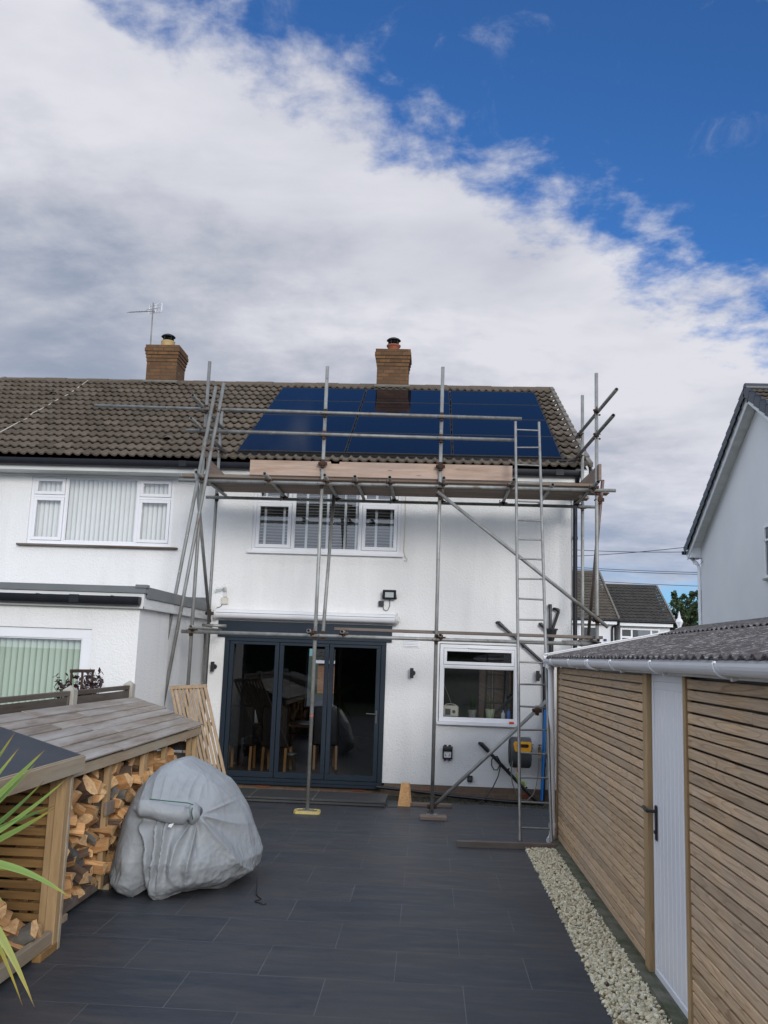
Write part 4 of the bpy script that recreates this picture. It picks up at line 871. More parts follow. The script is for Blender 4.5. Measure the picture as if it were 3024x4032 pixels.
def tdict(o, label, cat, group=None):
    o['label'] = label; o['category'] = cat
    if group: o['group'] = group
    return o
BG = 'scaffold boards forming the platform'
names_ = ('outermost', 'second outermost', 'middle', 'second innermost', 'innermost')
for i in range(5):
    y0 = 12.165 + i * 0.232; cut = (-0.75, -0.1, -1.1, 0.2, -0.6)[i]; e0 = (-3.50, -3.42, -3.30, -3.15, -3.22)[i]; e1 = (2.19, 2.24, 2.50, 2.12, 2.30)[i]
    for k, (a, b) in enumerate(((e0, cut), (cut + 0.004, e1))):
        m = MB(); m.box(a, b, y0, y0 + 0.225, 4.414, 4.452); m.box(a - 0.0015 if k == 0 else b - 0.02, a + 0.02 if k == 0 else b + 0.0015, y0 - 0.001, y0 + 0.226, 4.4135, 4.4525, 1)
        tdict(m.build('scaffold_board', ['board', 'galv']), '%s wooden board of the scaffold platform, its %s length' % (names_[i], ('left-hand', 'right-hand')[k]), 'board', BG)
m = MB(); m.add([(x, y, z) for y in (12.045 + .082, 12.045 + 0.12) for x, z in ((-2.525, 4.455), (1.09, 4.455), (1.09, 4.665), (-1.28, 4.665), (-1.285, 4.635), (-1.40, 4.635), (-1.405, 4.665), (-2.525, 4.665))],
             [tuple(range(8)), tuple(range(8, 16))[::-1]] + [(i, 8 + i, 8 + (i + 1) % 8, (i + 1) % 8) for i in range(8)])
m.v = [(x, y - 0.0, z) for x, y, z in m.v]
tdict(m.build('toe_board', 'board_new'), 'long pale toe board with a notch along the front of the platform', 'board', 'toe boards on the scaffold')
m = MB(); m.beam((2.255, 12.02, 4.585), (2.215, 13.40, 4.585), 0.036, 0.225); tdict(m.build('toe_board', 'board_y'), 'short toe board across the right end of the platform', 'board', 'toe boards on the scaffold')
m = MB(); m.beam((-3.13, 12.15, 4.570), (-3.17, 13.35, 4.570), 0.036, 0.225); tdict(m.build('toe_board', 'board_y'), 'short toe board across the left end of the platform', 'board', 'toe boards on the scaffold')
m = MB(); m.box(-1.262, 2.31, 12.16, 12.385, 2.361, 2.399); tdict(m.build('plank', 'dirtyboard'), 'muddy plank laid along the lower scaffold tube above the kitchen window', 'plank')
# ---- ladder
LA, LB = V((1.078, 10.51, 0.085)), V((1.100, 12.0, 5.25)); ld = (LB - LA).normalized()
LD = empty('ladder', LA, 'grey metal ladder leaning against the scaffold, its foot on a timber', 'ladder')
for dx0, dx1 in ((0.0, 0.012), (0.345, 0.330)):
    m = MB(); a, b = LA + V((dx0, 0, 0)), LB + V((dx1, 0, 0)); m.tube(a, b, 0.0185, 14); m.tube(a - ld * 0.015, a + ld * 0.06, 0.023, 12); m.build('stile', 'alu', LD)
for k in range(20):
    q = (0.125 + 0.2696 * k + 0.02 * math.exp(-k / 4.0) * k / 3); p = LA + ld * q; m = MB(); jr = 0.004 * math.sin(k * 2.7); m.tube(p + V((0.004, 0, jr)), p + V((0.343, 0, -jr)), 0.0115, 10); m.build('rung', 'alu', LD)
# ---- packers on the ground
m = MB(); m.beam((0.375, 10.40, 0.0325), (1.47, 10.47, 0.0325), 0.075, 0.065); tdict(m.build('timber', 'dirtyboard'), 'long timber lying on the paving under the ladder foot', 'timber')
m = MB(); m.obox((0.125, 12.03, 0.024), (1, 0.03, 0), (-0.03, 1, 0), (0, 0, 1), 0.17, 0.10, 0.021); tdict(m.build('timber_pad', 'board'), 'square wooden pad under the middle scaffold pole', 'pad')
m = MB(); m.obox((0.05, 13.02, 0.022), (1, -0.02, 0), (0.02, 1, 0), (0, 0, 1), 0.34, 0.06, 0.02); tdict(m.build('timber_offcut', 'board'), 'grey timber offcut lying by the house wall', 'offcut')
m = MB(); c0 = V((-1.507, YO, 0))
o_ = [(-.17, -.07), (-.14, -.11), (.14, -.11), (.17, -.07), (.17, .07), (.14, .11), (-.14, .11), (-.17, .07)]
rim = lambda k, z: [c0 + V((x * k, y * k, z)) for x, y in o_]
m.add(rim(1, 0) + rim(0.97, 0.035) + rim(0.80, 0.035) + rim(0.76, 0.016), [tuple((r * 8 + i, r * 8 + (i + 1) % 8, (r + 1) * 8 + (i + 1) % 8, (r + 1) * 8 + i)) for r in range(3) for i in range(8)] + [tuple(range(24, 32))])
m.box(-1.507 - 0.12, -1.507 + 0.12, YO - 0.075, YO - 0.01, 0.017, 0.0295, 1); m.box(-1.507 - 0.12, -1.507 + 0.12, YO + 0.01, YO + 0.075, 0.017, 0.0295, 1)
tdict(m.build('sole_plate', ['yellow', 'board']), 'yellow plastic sole plate under the left scaffold pole in front of the doors', 'sole plate')
m = MB(); lp = [(-.095, -.06), (.07, -.075), (.10, .02), (.02, .09), (-.08, .06)]
m.add([(-.265 + x, 13.0 + y, 0) for x, y in lp] + [(-.262 + x * .62, 13.02 + y * .7, 0.30) for x, y in lp], [tuple(range(5))[::-1], tuple(range(5, 10))] + [(i, (i + 1) % 5, 5 + (i + 1) % 5, 5 + i) for i in range(5)])
tdict(m.build('upright_log', 'log'), 'split log standing on end against the house plinth', 'log')
m = MB(); m.box(-2.75, -0.52, 12.745, 13.46, 0.052, 0.078); m.box(-2.73, -0.535, 12.765, 13.44, 0.0, 0.0515, 1); m.box(-2.73, -0.53, 12.752, 12.77, 0.012, 0.042)
for x in (-2.40, -1.52,): m.box(x, x + 0.004, 12.743, 13.46, 0.060, 0.0795, 2)
tdict(m.build('door_step', ['slate', 'black', 'concrete']), 'low dark slab step running along under the folding doors', 'step')
m = MB(); m.box(-0.50, -0.36, 12.80, 13.02, 0.0, 0.012); tdict(m.build('paving_offcut', 'slate'), 'small dark slab offcut at the right end of the door step', 'offcut')

# ================================================================== THINGS FIXED TO THE REAR WALL
t = empty('awning', (-1.88, YW, 2.53), 'rolled-up white awning cassette above the folding doors', 'awning')
m = MB(); pr = []
for i in range(16): a = 2 * math.pi * i / 16; pr.append((math.cos(a) * 0.085, math.sin(a) * 0.072))
vs = [(x, YW - 0.10 + y, 2.60 + z) for x in (-3.27, -0.50) for y, z in pr]; m.add(vs, [(i, (i + 1) % 16, 16 + (i + 1) % 16, 16 + i)[::-1] for i in range(16)], 0, True); m.add(vs, [tuple(range(16)), tuple(range(16, 32))[::-1]])
m.box(-3.27, -0.50, YW - 0.06, YW - 0.002, 2.60, 2.668); m.build('cassette', 'upvc', t)
m = MB()
for x in (-3.285, -0.497): m.tube((x, YW - 0.10, 2.60), (x + 0.03, YW - 0.10, 2.60), 0.088, 20); 
m.box(-0.467, -0.44, YW - 0.14, YW - 0.02, 2.56, 2.64); m.build('end_cap', 'upvc_dirty', t)
m = MB(); m.box(-3.25, -0.51, YW - 0.187, YW - 0.183, 2.612, 2.618); m.build('front_lip', 'greyplastic', t)
for i, (x, z, lab) in enumerate(((-3.27, 1.79, 'black up-and-down wall light left of the folding doors'), (-0.228, 1.80, 'black up-and-down wall light between the doors and kitchen window'), (1.66, 1.825, 'black up-and-down wall light behind the ladder near the waste pipe'))):
    t = empty('wall_light', (x, YW, z), lab, 'wall light', 'black wall lights on the white render')
    m = MB(); m.box(x - .030, x + .022, YW - 0.105, YW - 0.06, z - 0.075, z + 0.075); m.build('lamp_body', 'black', t)
    m = MB(); m.tube((x + .012, YW - 0.001, z), (x + .012, YW - 0.045, z), 0.040, 20); m.tube((x, YW - 0.045, z), (x, YW - 0.07, z), 0.015, 10); m.build('mounting', 'black', t)
t = empty('floodlight', (-0.608, YW, 2.97), 'black square floodlight with pale lens above the right end of the awning', 'floodlight')
m = MB(); ax, ay, az = V((1, -.04, 0)).normalized(), V((0, 1, .25)).normalized(), V((0, -.25, 1)).normalized(); c0 = V((-0.608, YW - 0.09, 2.97))
m.obox(c0, ax, ay, az, 0.103, 0.018, 0.072, bev=0.008)
for q in range(7): m.obox(c0 + ay * 0.03 + ax * (-.08 + .0266 * q), ax, ay, az, 0.003, 0.014, 0.06)
m.build('housing', 'black', t); m = MB(); m.obox(c0 - ay * 0.0175, ax, ay, az, 0.066, 0.003, 0.040); m.build('lens', 'lens', t)
m = MB(); m.beam((-0.50, YW - 0.09, 2.95), (-0.50, YW - 0.0, 2.92), 0.006, 0.03); m.beam((-0.715, YW - 0.09, 2.95), (-0.715, YW - 0.0, 2.92), 0.006, 0.03); m.beam((-0.72, YW - 0.004, 2.92), (-0.495, YW - 0.004, 2.92), 0.006, 0.03); m.build('bracket', 'black', t)
t = empty('plug_box', (-0.728, YW, 2.83), 'small black plug box with a cable hanging up to the floodlight', 'box')
m = MB(); m.box(-0.77, -0.69, YW - 0.055, YW - 0.001, 2.79, 2.875); m.build('casing', 'black', t)
m = MB(); m.path([(-0.70, YW - .03, 2.79), (-0.69, YW - .02, 2.745), (-0.66, YW - .015, 2.725), (-0.63, YW - .015, 2.735), (-0.60, YW - .02, 2.80), (-0.60, YW - .04, 2.90)], 0.005, 6); m.build('lead', 'black', t)
t = empty('security_light', (-3.17, YW, 2.95), 'white motion sensor bracket with a cream junction box below it, left of the awning', 'sensor')
m = MB(); m.box(-3.21, -3.11, YW - 0.045, YW - .001, 2.75, 2.85); m.build('junction_box', 'cream', t)
m = MB(); m.box(-3.185, -3.135, YW - 0.03, YW - .001, 2.86, 2.98); m.tube((-3.16, YW - .03, 2.96), (-3.17, YW - .10, 3.02), 0.03, 12); m.tube((-3.18, YW - .10, 2.99), (-3.29, YW - .13, 2.97), 0.012, 8, r1=0.022); m.tube((-3.165, YW - .06, 3.0), (-3.165, YW - .06, 3.05), 0.018, 8); m.build('sensor_head', 'upvc_dirty', t)
m = MB(); m.path([(-3.20, YW - .02, 2.75), (-3.21, YW - .015, 2.72), (-3.24, YW - .01, 2.70), (-3.29, YW - .01, 2.69), (-3.32, YW - .01, 2.66), (-3.32, YW - .02, 2.60)], 0.005, 6); m.build('lead', 'black', t)
t = empty('outdoor_socket', (0.335, YW, 0.63), 'open black weatherproof double socket with a white face, below the kitchen window', 'socket')
m = MB(); wall_xz_frame(m, 0.262, 0.408, 0.56, 0.685, YW - 0.055, YW - 0.001, 0.017); m.box(0.28, 0.39, YW - 0.02, YW - 0.001, 0.57, 0.67)
for x in (0.30, 0.365): m.box(x - 0.018, x + 0.018, YW - 0.07, YW - 0.055, 0.535, 0.562)
m.build('casing', 'black', t); m = MB(); m.box(0.281, 0.389, YW - 0.035, YW - 0.0205, 0.578, 0.668)
for x in (0.305, 0.363): m.box(x - .012, x + .012, YW - .038, YW - .0352, 0.60, 0.61, 1); m.box(x - .004, x + .004, YW - .038, YW - .0352, 0.618, 0.634, 1)
m.build('socket_face', ['upvc', 'greyplastic'], t)
m = MB(); m.obox((0.335, YW - 0.085, 0.715), (1, 0, 0), V((0, 1, -0.5)).normalized(), V((0, .5, 1)).normalized(), 0.073, 0.05, 0.016)
for x in (0.30, 0.365): m.box(x - .02, x + .02, YW - 0.075, YW - 0.03, 0.735, 0.765)
m.build('lid', 'black', t)
t = empty('cable_box', (0.672, YW, 0.285), 'small black box low on the wall beside the diagonal scaffold tube', 'box')
m = MB(); m.box(0.635, 0.712, YW - 0.05, YW - .001, 0.245, 0.33, ); m.build('casing', 'black', t); m = MB(); m.box(0.65, 0.70, YW - 0.056, YW - 0.05, 0.262, 0.31); m.build('cover', 'greyplastic', t)
m = MB(); y_ = YW - 0.12; m.path([(1.09, y_ + .02, 0.60), (1.055, y_, 0.63), (1.01, y_ - .02, 0.63), (0.985, y_, 0.58), (0.985, y_, 0.50), (1.02, y_ - .01, 0.44), (1.07, y_, 0.44), (1.10, y_, 0.50), (1.10, y_, 0.56), (1.06, y_ - .03, 0.64), (1.12, y_ - .02, 0.54), (1.085, y_ - .02, 0.36), (1.0, y_ - .1, 0.20), (0.88, y_ - .25, 0.06), (0.80, y_ - .38, 0.02)], 0.009, 6)
tdict(m.build('looped_cable', 'black'), 'black cable looped over the slanting waste pipe', 'cable')
# hose reel
t = empty('hose_reel', (1.37, 13.55, 0.5), 'grey wall-mounted hose reel with a yellow handle, behind the ladder', 'hose reel')
m = MB(); cx0, cy0, cz0 = 1.385, 13.58, 0.735; prf = []; n = 28
for i in range(n):
    a = 2 * math.pi * i / n; r = 0.205; yy, z_ = r * math.cos(a) * 0.92, r * math.sin(a) * 1.12
    if z_ > 0.12: z_ = 0.12 + (z_ - 0.12) * 0.8
    prf.append((cy0 + yy, cz0 + z_))
def ring(x, k): return [(x, cy0 + (y - cy0) * k, cz0 + (z - cz0) * k) for y, z in prf]
levels = [(-0.155, .80), (-0.150, .93), (-0.13, .985), (-0.12, 1.0), (0.12, 1.0), (0.135, .97), (0.148, .90)]
vs = [v for dx, k in levels for v in ring(cx0 + dx, k)]
m.add(vs, [(r * n + i, r * n + (i + 1) % n, (r + 1) * n + (i + 1) % n, (r + 1) * n + i)[::-1] for r in range(len(levels) - 1) for i in range(n)], 0, True); m.add(vs, [tuple(range(n)), tuple(range(len(vs) - n, len(vs)))[::-1]])
m.lathe((0, 0, 0), [(0.001, 0)], 3) if False else None
m.box(cx0 - 0.05, cx0 + 0.06, 13.72, YW - 0.001, 0.60, 0.88); m.build('drum', 'greyplastic', t)
m = MB(); z0_ = 0.84; pts_ = [(-0.10, z0_ + .055), (0.115, z0_ + .055), (0.135, z0_ + .035), (0.125, z0_ - .075), (0.10, z0_ - .09), (-0.09, z0_ - .085), (-0.11, z0_ - .06), (-0.12, z0_ + .03)]
inn_ = [(-0.055, z0_ + .02), (0.085, z0_ + .02), (0.10, z0_ + .005), (0.095, z0_ - .02), (0.075, z0_ - .032), (-0.05, z0_ - .03), (-0.07, z0_ - .012), (-0.072, z0_ + .008)]
yf = lambda z: 13.345 + 0.16 * max(0, z - 0.80)
vs = [(cx0 + x, yf(z) , z) for x, z in pts_] + [(cx0 + x, yf(z) - 0.01, z) for x, z in pts_] + [(cx0 + x, yf(z) - 0.01, z) for x, z in inn_] + [(cx0 + x, yf(z) + 0.03, z) for x, z in inn_]
m.add([(x, y + 0.012, z) for x, y, z in vs], [(r * 8 + i, r * 8 + (i + 1) % 8, (r + 1) * 8 + (i + 1) % 8, (r + 1) * 8 + i) for r in range(3) for i in range(8)]); m.build('handle', 'amber', t)
m = MB(); m.add([(cx0 + x * 1.0, yf(z) + 0.03, z) for x, z in inn_], [tuple(range(8))]); m.build('handle_recess', 'rust', t)
m = MB(); m.path([(cx0 - 0.158, cy0 + 0.13 * math.cos(a), cz0 - 0.0 + 0.17 * math.sin(a)) for a in [i * 2 * math.pi / 24 for i in range(25)]], 0.009, 6); m.build('side_rim', 'black', t)
m = MB(); m.path([(1.26, 13.42, 0.62), (1.235, 13.4, 0.45), (1.26, 13.4, 0.30), (1.32, 13.42, 0.16), (1.40, 13.45, 0.075), (1.48, 13.5, 0.065), (1.56, 13.55, 0.13), (1.62, 13.6, 0.25), (1.655, 13.68, 0.42), (1.675, 13.76, 0.64)], 0.0075, 8)
tdict(m.build('garden_hose', 'hose'), 'thin brown hose hanging in a loop from the hose reel to the tap', 'hose')
t = empty('hose_nozzle', (1.35, 13.4, 0.30), 'green and orange hose connectors hanging below the hose reel', 'hose fitting')
m = MB(); m.tube((1.345, 13.5, 0.52), (1.345, 13.45, 0.46), 0.016, 10, r1=0.02); m.build('collar', 'orange', t)
m = MB(); m.path([(1.31, 13.40, 0.45), (1.33, 13.38, 0.39), (1.35, 13.38, 0.35), (1.42, 13.40, 0.32), (1.44, 13.42, 0.29)], 0.013, 8); m.tube((1.335, 13.38, 0.38), (1.35, 13.38, 0.33), 0.026, 10); m.tube((1.42, 13.40, 0.33), (1.44, 13.4, 0.28), 0.022, 10)
gm = simple('lime_plastic', (0.30, 0.42, 0.06), rough=0.5); m.build('nozzle_body', gm, t)
for x, lab in ((1.575, 'small brass garden tap nearest the hose reel'), (1.69, 'small brass garden tap beside the blue pipe')):
    t = empty('garden_tap', (x, YW, 0.74), lab, 'tap', 'garden taps on the wall')
    m = MB(); m.tube((x, YW - .001, 0.75), (x, YW - 0.09, 0.75), 0.014, 10); m.path([(x, YW - 0.08, 0.75), (x - .01, YW - 0.12, 0.745), (x - 0.01, YW - 0.13, 0.71)], 0.014, 10); m.lathe((x, YW - 0.07, 0.76), [(0.018, 0), (0.018, 0.02), (0.008, 0.03), (0.008, 0.05)], 10); m.build('tap_body', 'brass', t)
    m = MB(); m.beam((x - 0.03, YW - 0.07, 0.815), (x + 0.03, YW - 0.07, 0.815), 0.01, 0.01); m.beam((x, YW - 0.1, 0.815), (x, YW - 0.04, 0.815), 0.01, 0.01); m.build('tap_handle', 'brass', t)
m = MB(); m.tube((1.68, YW - 0.13, 0.715), (1.682, YW - 0.13, 0.66), 0.016, 10); tdict(m.build('hose_connector', 'amber'), 'yellow hose connector under the tap beside the blue pipe', 'hose fitting')
m = MB(); m.obox((1.275, YW - 0.055, 1.118), (1, 0, 0), (0, 1, 0), (0, 0, 1), 0.036, 0.018, 0.018, bev=0.008); m.box(1.31, 1.33, YW - 0.055, YW - 0.05, 1.104, 1.107)
tdict(m.build('tape_measure', 'orange'), 'orange tape measure left on the kitchen window sill', 'tape measure')
# ---- on the inner kitchen sill
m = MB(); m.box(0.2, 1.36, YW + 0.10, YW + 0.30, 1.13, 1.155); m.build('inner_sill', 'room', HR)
t = empty('radio', (0.37, 14.1, 1.155), 'cream retro radio with a slanting aerial on the kitchen sill', 'radio')
m = MB(); m.obox((0.37, 14.10, 1.245), (1, 0, 0), (0, 1, 0), (0, 0, 1), 0.12, 0.04, 0.085, bev=0.02); m.path([(0.28, 14.1, 1.32), (0.30, 14.1, 1.345), (0.37, 14.1, 1.355), (0.44, 14.1, 1.345), (0.46, 14.1, 1.32)], 0.006, 6); m.build('case', 'cream', t)
m = MB(); m.box(0.29, 0.37, 14.055, 14.061, 1.19, 1.28); m.tube((0.42, 14.06, 1.24), (0.42, 14.05, 1.24), 0.025, 14); m.build('dial', 'greyplastic', t)
m = MB(); m.tube((0.43, 14.07, 1.25), (0.255, 14.07, 1.66), 0.004, 6); m.build('aerial', 'galv', t)
def pot(x, r, h, mat, leafs, lab, leafmat='leaf_dark'):
    t = empty('plant_pot', (x, 14.1, 1.155), lab, 'potted plant', 'potted plants on the kitchen sill')
    m = MB(); m.lathe((x, 14.1, 1.155), [(r * .72, 0), (r, h), (r, h + .01), (r * .9, h)], 18); m.build('pot', mat, t); rr = random.Random(int(x * 100)); m = MB()
    for i in range(leafs):
        a = rr.uniform(0, 6.28); d = V((math.cos(a) * rr.uniform(.02, .09), math.sin(a) * .05, rr.uniform(.08, .26))); b_ = V((x, 14.1, 1.155 + h)); s_ = V((-math.sin(a), math.cos(a), 0)) * 0.012
        m.add([b_ - s_ * .4, b_ + d * .6 - s_, b_ + d, b_ + d * .6 + s_, b_ + s_ * .4], [(0, 1, 2, 3, 4)])
    m.build('foliage', leafmat, t)
pp = simple('patterned_pot', (0.35, 0.33, 0.30), (0.08, 0.08, 0.08), 0.5, scale=60); pg = simple('green_patterned_pot', (0.16, 0.26, 0.10), (0.42, 0.42, 0.33), 0.5, scale=60)
pot(0.70, 0.065, 0.11, pp, 18, 'spotted pale pot with a small plant on the kitchen sill'); pot(0.97, 0.075, 0.13, pg, 26, 'green patterned pot with taller leaves on the kitchen sill')
for x, h, lab, mt in ((1.17, 0.13, 'slim pale bottle on the kitchen sill', 'lens'), (1.255, 0.16, 'dark washing-up bottle on the kitchen sill', 'blue'), (1.335, 0.12, 'short clear bottle at the right end of the kitchen sill', 'greyplastic')):
    m = MB(); m.lathe((x, 14.09, 1.155), [(0.028, 0), (0.03, h * .55), (0.022, h * .72), (0.009, h * .82), (0.009, h), (0.012, h + .002)], 14); tdict(m.build('bottle', mt), lab, 'bottle', 'bottles on the kitchen sill')
# ---- dining furniture behind the doors
def chair(x, y, rz, lab):
    t = empty('dining_chair', (x, y, 0.125), lab, 'chair', 'dining chairs behind the glass doors'); ca, sa = math.cos(rz), math.sin(rz)
    R = lambda p: (x + p[0] * ca - p[1] * sa, y + p[0] * sa + p[1] * ca, 0.125 + p[2])
    m = MB(); m.obox(R((0, 0.02, 0.43)), (ca, sa, 0), (-sa, ca, 0), (0, 0, 1), 0.22, 0.21, 0.05, bev=0.02); m.build('seat', 'leather', t)
    m = MB(); ay = V((-sa, ca, 0)); m.obox(R((0, -0.21, 0.72)), (ca, sa, 0), (ay + V((0, 0, .10))).normalized(), (V((0, 0, 1)) - ay * .10).normalized(), 0.22, 0.035, 0.32, bev=0.02); m.build('backrest', 'leather', t)
    for lx in (-.185, .185):
        for ly in (-.19, .19): m = MB(); m.beam(R((lx, ly * 1.25, 0)), R((lx, ly, 0.39)), 0.042, 0.042, (ca, sa, 0)); m.build('leg', 'legwood', t)
chair(-3.02, 15.15, 0.03, 'black high-backed dining chair furthest left behind the folding doors'); chair(-2.42, 15.1, -0.06, 'black high-backed dining chair behind the joint of the left and middle doors')
chair(-1.72, 15.75, 0.2, 'black dining chair further right at the far side of the table')
t = empty('dining_table', (-2.4, 16.0, 0.125), 'dark wooden dining table in the room behind the glass doors', 'table')
m = MB(); m.box(-3.2, -1.75, 15.5, 16.5, 0.80, 0.84); m.build('tabletop', 'darkwood', t)
for a in (-3.1, -1.85):
    for b in (15.6, 16.4): m = MB(); m.box(a - .04, a + .04, b - .04, b + .04, 0.125, 0.80); m.build('leg', 'darkwood', t)
m = MB(); m.lathe((-2.745, 15.65, 0.84), [(0.045, 0), (0.045, 0.105), (0.04, 0.105), (0.03, 0.10)], 16); tdict(m.build('candle', 'candle'), 'lime green candle on the dining table', 'candle')
m = MB(); m.prism([(-3.0, 15.70, 0.84), (-2.855, 15.62, 0.84), (-2.93, 15.70, 1.05), (-3.01, 15.72, 1.05)], (0, 0.01, 0)); tdict(m.build('card', 'paper'), 'white folded card standing on the dining table', 'card')
m = MB(); m.lathe((-2.05, 15.65, 0.84), [(0.05, 0), (0.11, 0.015), (0.11, 0.02), (0.04, 0.01)], 20); tdict(m.build('plate', 'paper'), 'white plate on the right end of the dining table', 'plate')
t = empty('floor_lantern', (-2.165, 15.0, 0.125), 'steel and glass cylinder standing on the floor inside the doors', 'lantern')
m = MB(); m.lathe((-2.165, 15.0, 0.125), [(0.10, 0), (0.10, 0.02), (0.085, 0.02)], 20); m.lathe((-2.165, 15.0, 0.40), [(0.085, 0), (0.10, 0), (0.105, 0.02), (0.10, 0.035), (0.03, 0.04)], 20); m.build('rim', 'alu', t); m = MB(); m.lathe((-2.165, 15.0, 0.145), [(0.085, 0), (0.085, 0.255)], 20); m.build('glass_wall', 'glass_dim', t)

# ================================================================== GARAGE WITH SLATTED CLADDING
GX = 1.55; GY0, GY1 = 0.5, 11.05; PIT = 0.0672
GA = empty('garage', (3.0, 5.8, 0), 'long low garage clad in horizontal timber slats, with corrugated roof and white door', 'garage')
def rz(x): return 2.085 + 0.215 * (x - 1.42)
m = MB(); m.box(GX + 0.045, GX + 0.12, GY0, 5.72, 0, 2.05); m.box(GX + 0.045, GX + 0.12, 6.55, GY1 - 0.03, 0, 2.05); m.box(4.4, 4.5, GY0, GY1, 0, 2.1); m.box(GX + 0.12, 4.4, GY1 - 0.1, GY1, 0, 2.05)
m.prism([(GX + 0.05, GY1 - 0.06, 2.05), (4.5, GY1 - 0.06, 2.05), (3.02, GY1 - 0.06, 2.38)], (0, 0.04, 0)); m.build('wall', 'black', GA)
m = MB(); m.box(1.455, GX + 0.10, GY0, GY1 + 0.1, -0.02, 0.028); m.box(1.462, 1.52, GY0, GY1, 0.028, 0.04); m.build('footing', 'moss', GA)
def slats(y0, y1, zt=1.965):
    m = MB(); rr = random.Random(int(y0 * 10)); k = 0
    while 0.035 + (k + 1) * PIT < zt + 0.02:
        z = 0.035 + k * PIT; ys = sorted([y0, y1] + ([rr.uniform(y0 + .8, y1 - .8)] if rr.random() < 0.25 and y1 - y0 > 3 else []))
        for i in range(len(ys) - 1): dz = rr.uniform(-.0015, .0015); m.box(GX + rr.uniform(0, .003), GX + 0.022, ys[i] + .001, ys[i + 1] - .001, z + dz, z + 0.0552 + dz)
        k += 1
    return m.build('slat_panel', 'clad', GA)
slats(6.625, 10.93); slats(GY0, 5.56)
for y, w_ in ((10.955, 0.045), (5.59, 0.055)): m = MB(); m.box(GX - 0.012, GX + 0.03, y - w_ / 2, y + w_ / 2, 0.03, 1.985); m.build('corner_batten', 'treated', GA)
m = MB(); m.box(GX - 0.02, GX + 0.04, 6.49, 6.61, -0.015, 1.985); m.build('door_post', 'treated', GA)
m = MB(); wall_xz_frame(m, 5.63, 6.47, 0.02, 2.0, GX + 0.012, GX + 0.06, 0.035, tt=0.06, tb=0.05); m.v = [(y, x, z) for x, y, z in m.v]; m.f = [f[::-1] for f in m.f]
dfm = m.build('door', 'upvc', GA)
m = MB(); y = 5.67; 
while y < 6.43:
    m.box(GX + 0.022, GX + 0.045, y, min(y + 0.088, 6.434), 0.075, 1.93); m.box(GX + 0.026, GX + 0.04, y + 0.086, y + 0.094, 0.075, 1.93); y += 0.095
m.box(GX + 0.018, GX + 0.045, 5.67, 6.43, 1.885, 1.94); m.build('door_boarding', 'upvc', dfm, GA)
m = MB(); m.obox((GX + 0.012, 6.395, 1.00), (1, 0, 0), (0, 1, 0), (0, 0, 1), 0.006, 0.018, 0.115, bev=0.005); m.tube((GX + 0.01, 6.395, 1.075), (GX - 0.05, 6.395, 1.075), 0.011, 10); m.path([(GX - 0.045, 6.39, 1.075), (GX - 0.05, 6.43, 1.08), (GX - 0.048, 6.47, 1.088), (GX - 0.045, 6.52, 1.083)], 0.012, 8)
m.tube((GX + 0.01, 6.395, 0.94), (GX - 0.002, 6.395, 0.94), 0.012, 10); m.build('door_handle', 'black', dfm, GA)
# corrugated roof: lower sheets lap under upper sheets
def sheet(x0, x1, y0, y1, lift, sgn=1, ridge=3.02):
    m = MB(); pit = 0.146; n = int((y1 - y0) / pit * 8); vs = []; amp = 0.026
    def h(y): u = (y / pit) % 1; return amp * (0.5 + 0.5 * math.cos(2 * math.pi * u)) ** 0.9
    zf = (lambda x: rz(x)) if sgn > 0 else (lambda x: rz(2 * ridge - x))
    ks = [x0, x0 + .001] + [x0 + (x1 - x0) * q / 6 for q in range(1, 7)]
    for t_ in (0.0, -0.008):
        for x in ks: vs += [(x, y0 + (y1 - y0) * i / n, zf(x) + h(y0 + (y1 - y0) * i / n) + lift + t_) for i in range(n + 1)]
    r = n + 1; L_ = len(ks); fs = [(k * r + i, (k + 1) * r + i, (k + 1) * r + i + 1, k * r + i + 1)[::-1] for k in range(L_ - 1) for i in range(n)]
    fs += [(L_ * r + k * r + i, L_ * r + k * r + i + 1, L_ * r + (k + 1) * r + i + 1, L_ * r + (k + 1) * r + i)[::-1] for k in range(L_ - 1) for i in range(n)]
    fs += [(i, i + 1, L_ * r + i + 1, L_ * r + i) for i in range(n)]
    m.add(vs, fs, 0, False); return m
ms = sheet(1.425, 2.9, GY0, 11.09, 0.0); ms.build('roof', 'corr', GA)
sheet(2.775, 3.04, GY0, 11.09, 0.022).build('roof', 'corr', GA); sheet(4.6, 3.02, GY0, 11.09, 0.004, -1).build('roof', 'corr', GA)
m = MB(); m.prism([(3.02 - .16, GY0, rz(2.86) + .045), (3.02, GY0, rz(3.02) + .075), (3.02 + .16, GY0, rz(2.86) + .045), (3.02, GY0, rz(3.02) + .03)], (0, 10.55, 0)); m.build('ridge_capping', 'corr', GA)
m = MB(); m.box(1.475, 1.50, GY0, 11.05, 1.99, 2.085); m.build('fascia', 'upvc_dirty', GA)
m = MB(); m.beam((1.40, 11.105, rz(1.40) - .01), (3.02, 11.105, rz(3.02) - .01), 0.025, 0.10); m.beam((1.40, 11.10, rz(1.40) + .048), (3.02, 11.10, rz(3.02) + .048), 0.05, 0.012); m.beam((4.62, 11.105, rz(1.42) - .01), (3.02, 11.105, rz(3.02) - .01), 0.025, 0.10); m.box(1.395, 1.56, 11.06, 11.12, 1.98, 2.11); m.build('bargeboard', 'upvc', GA)
m = MB(); m.lathe((3.02, 11.10, rz(3.02) + .055), [(0.05, 0), (0.016, 0.015), (0.028, 0.045), (0.045, 0.085), (0.03, 0.12), (0.020, 0.125), (0.012, 0.17), (0.002, 0.215)], 4, 0, False); m.build('finial', 'upvc', GA)
m = MB(); g_ = MB(); n = 12; r = 0.056; xg, zg = 1.425, 2.068; vs = []
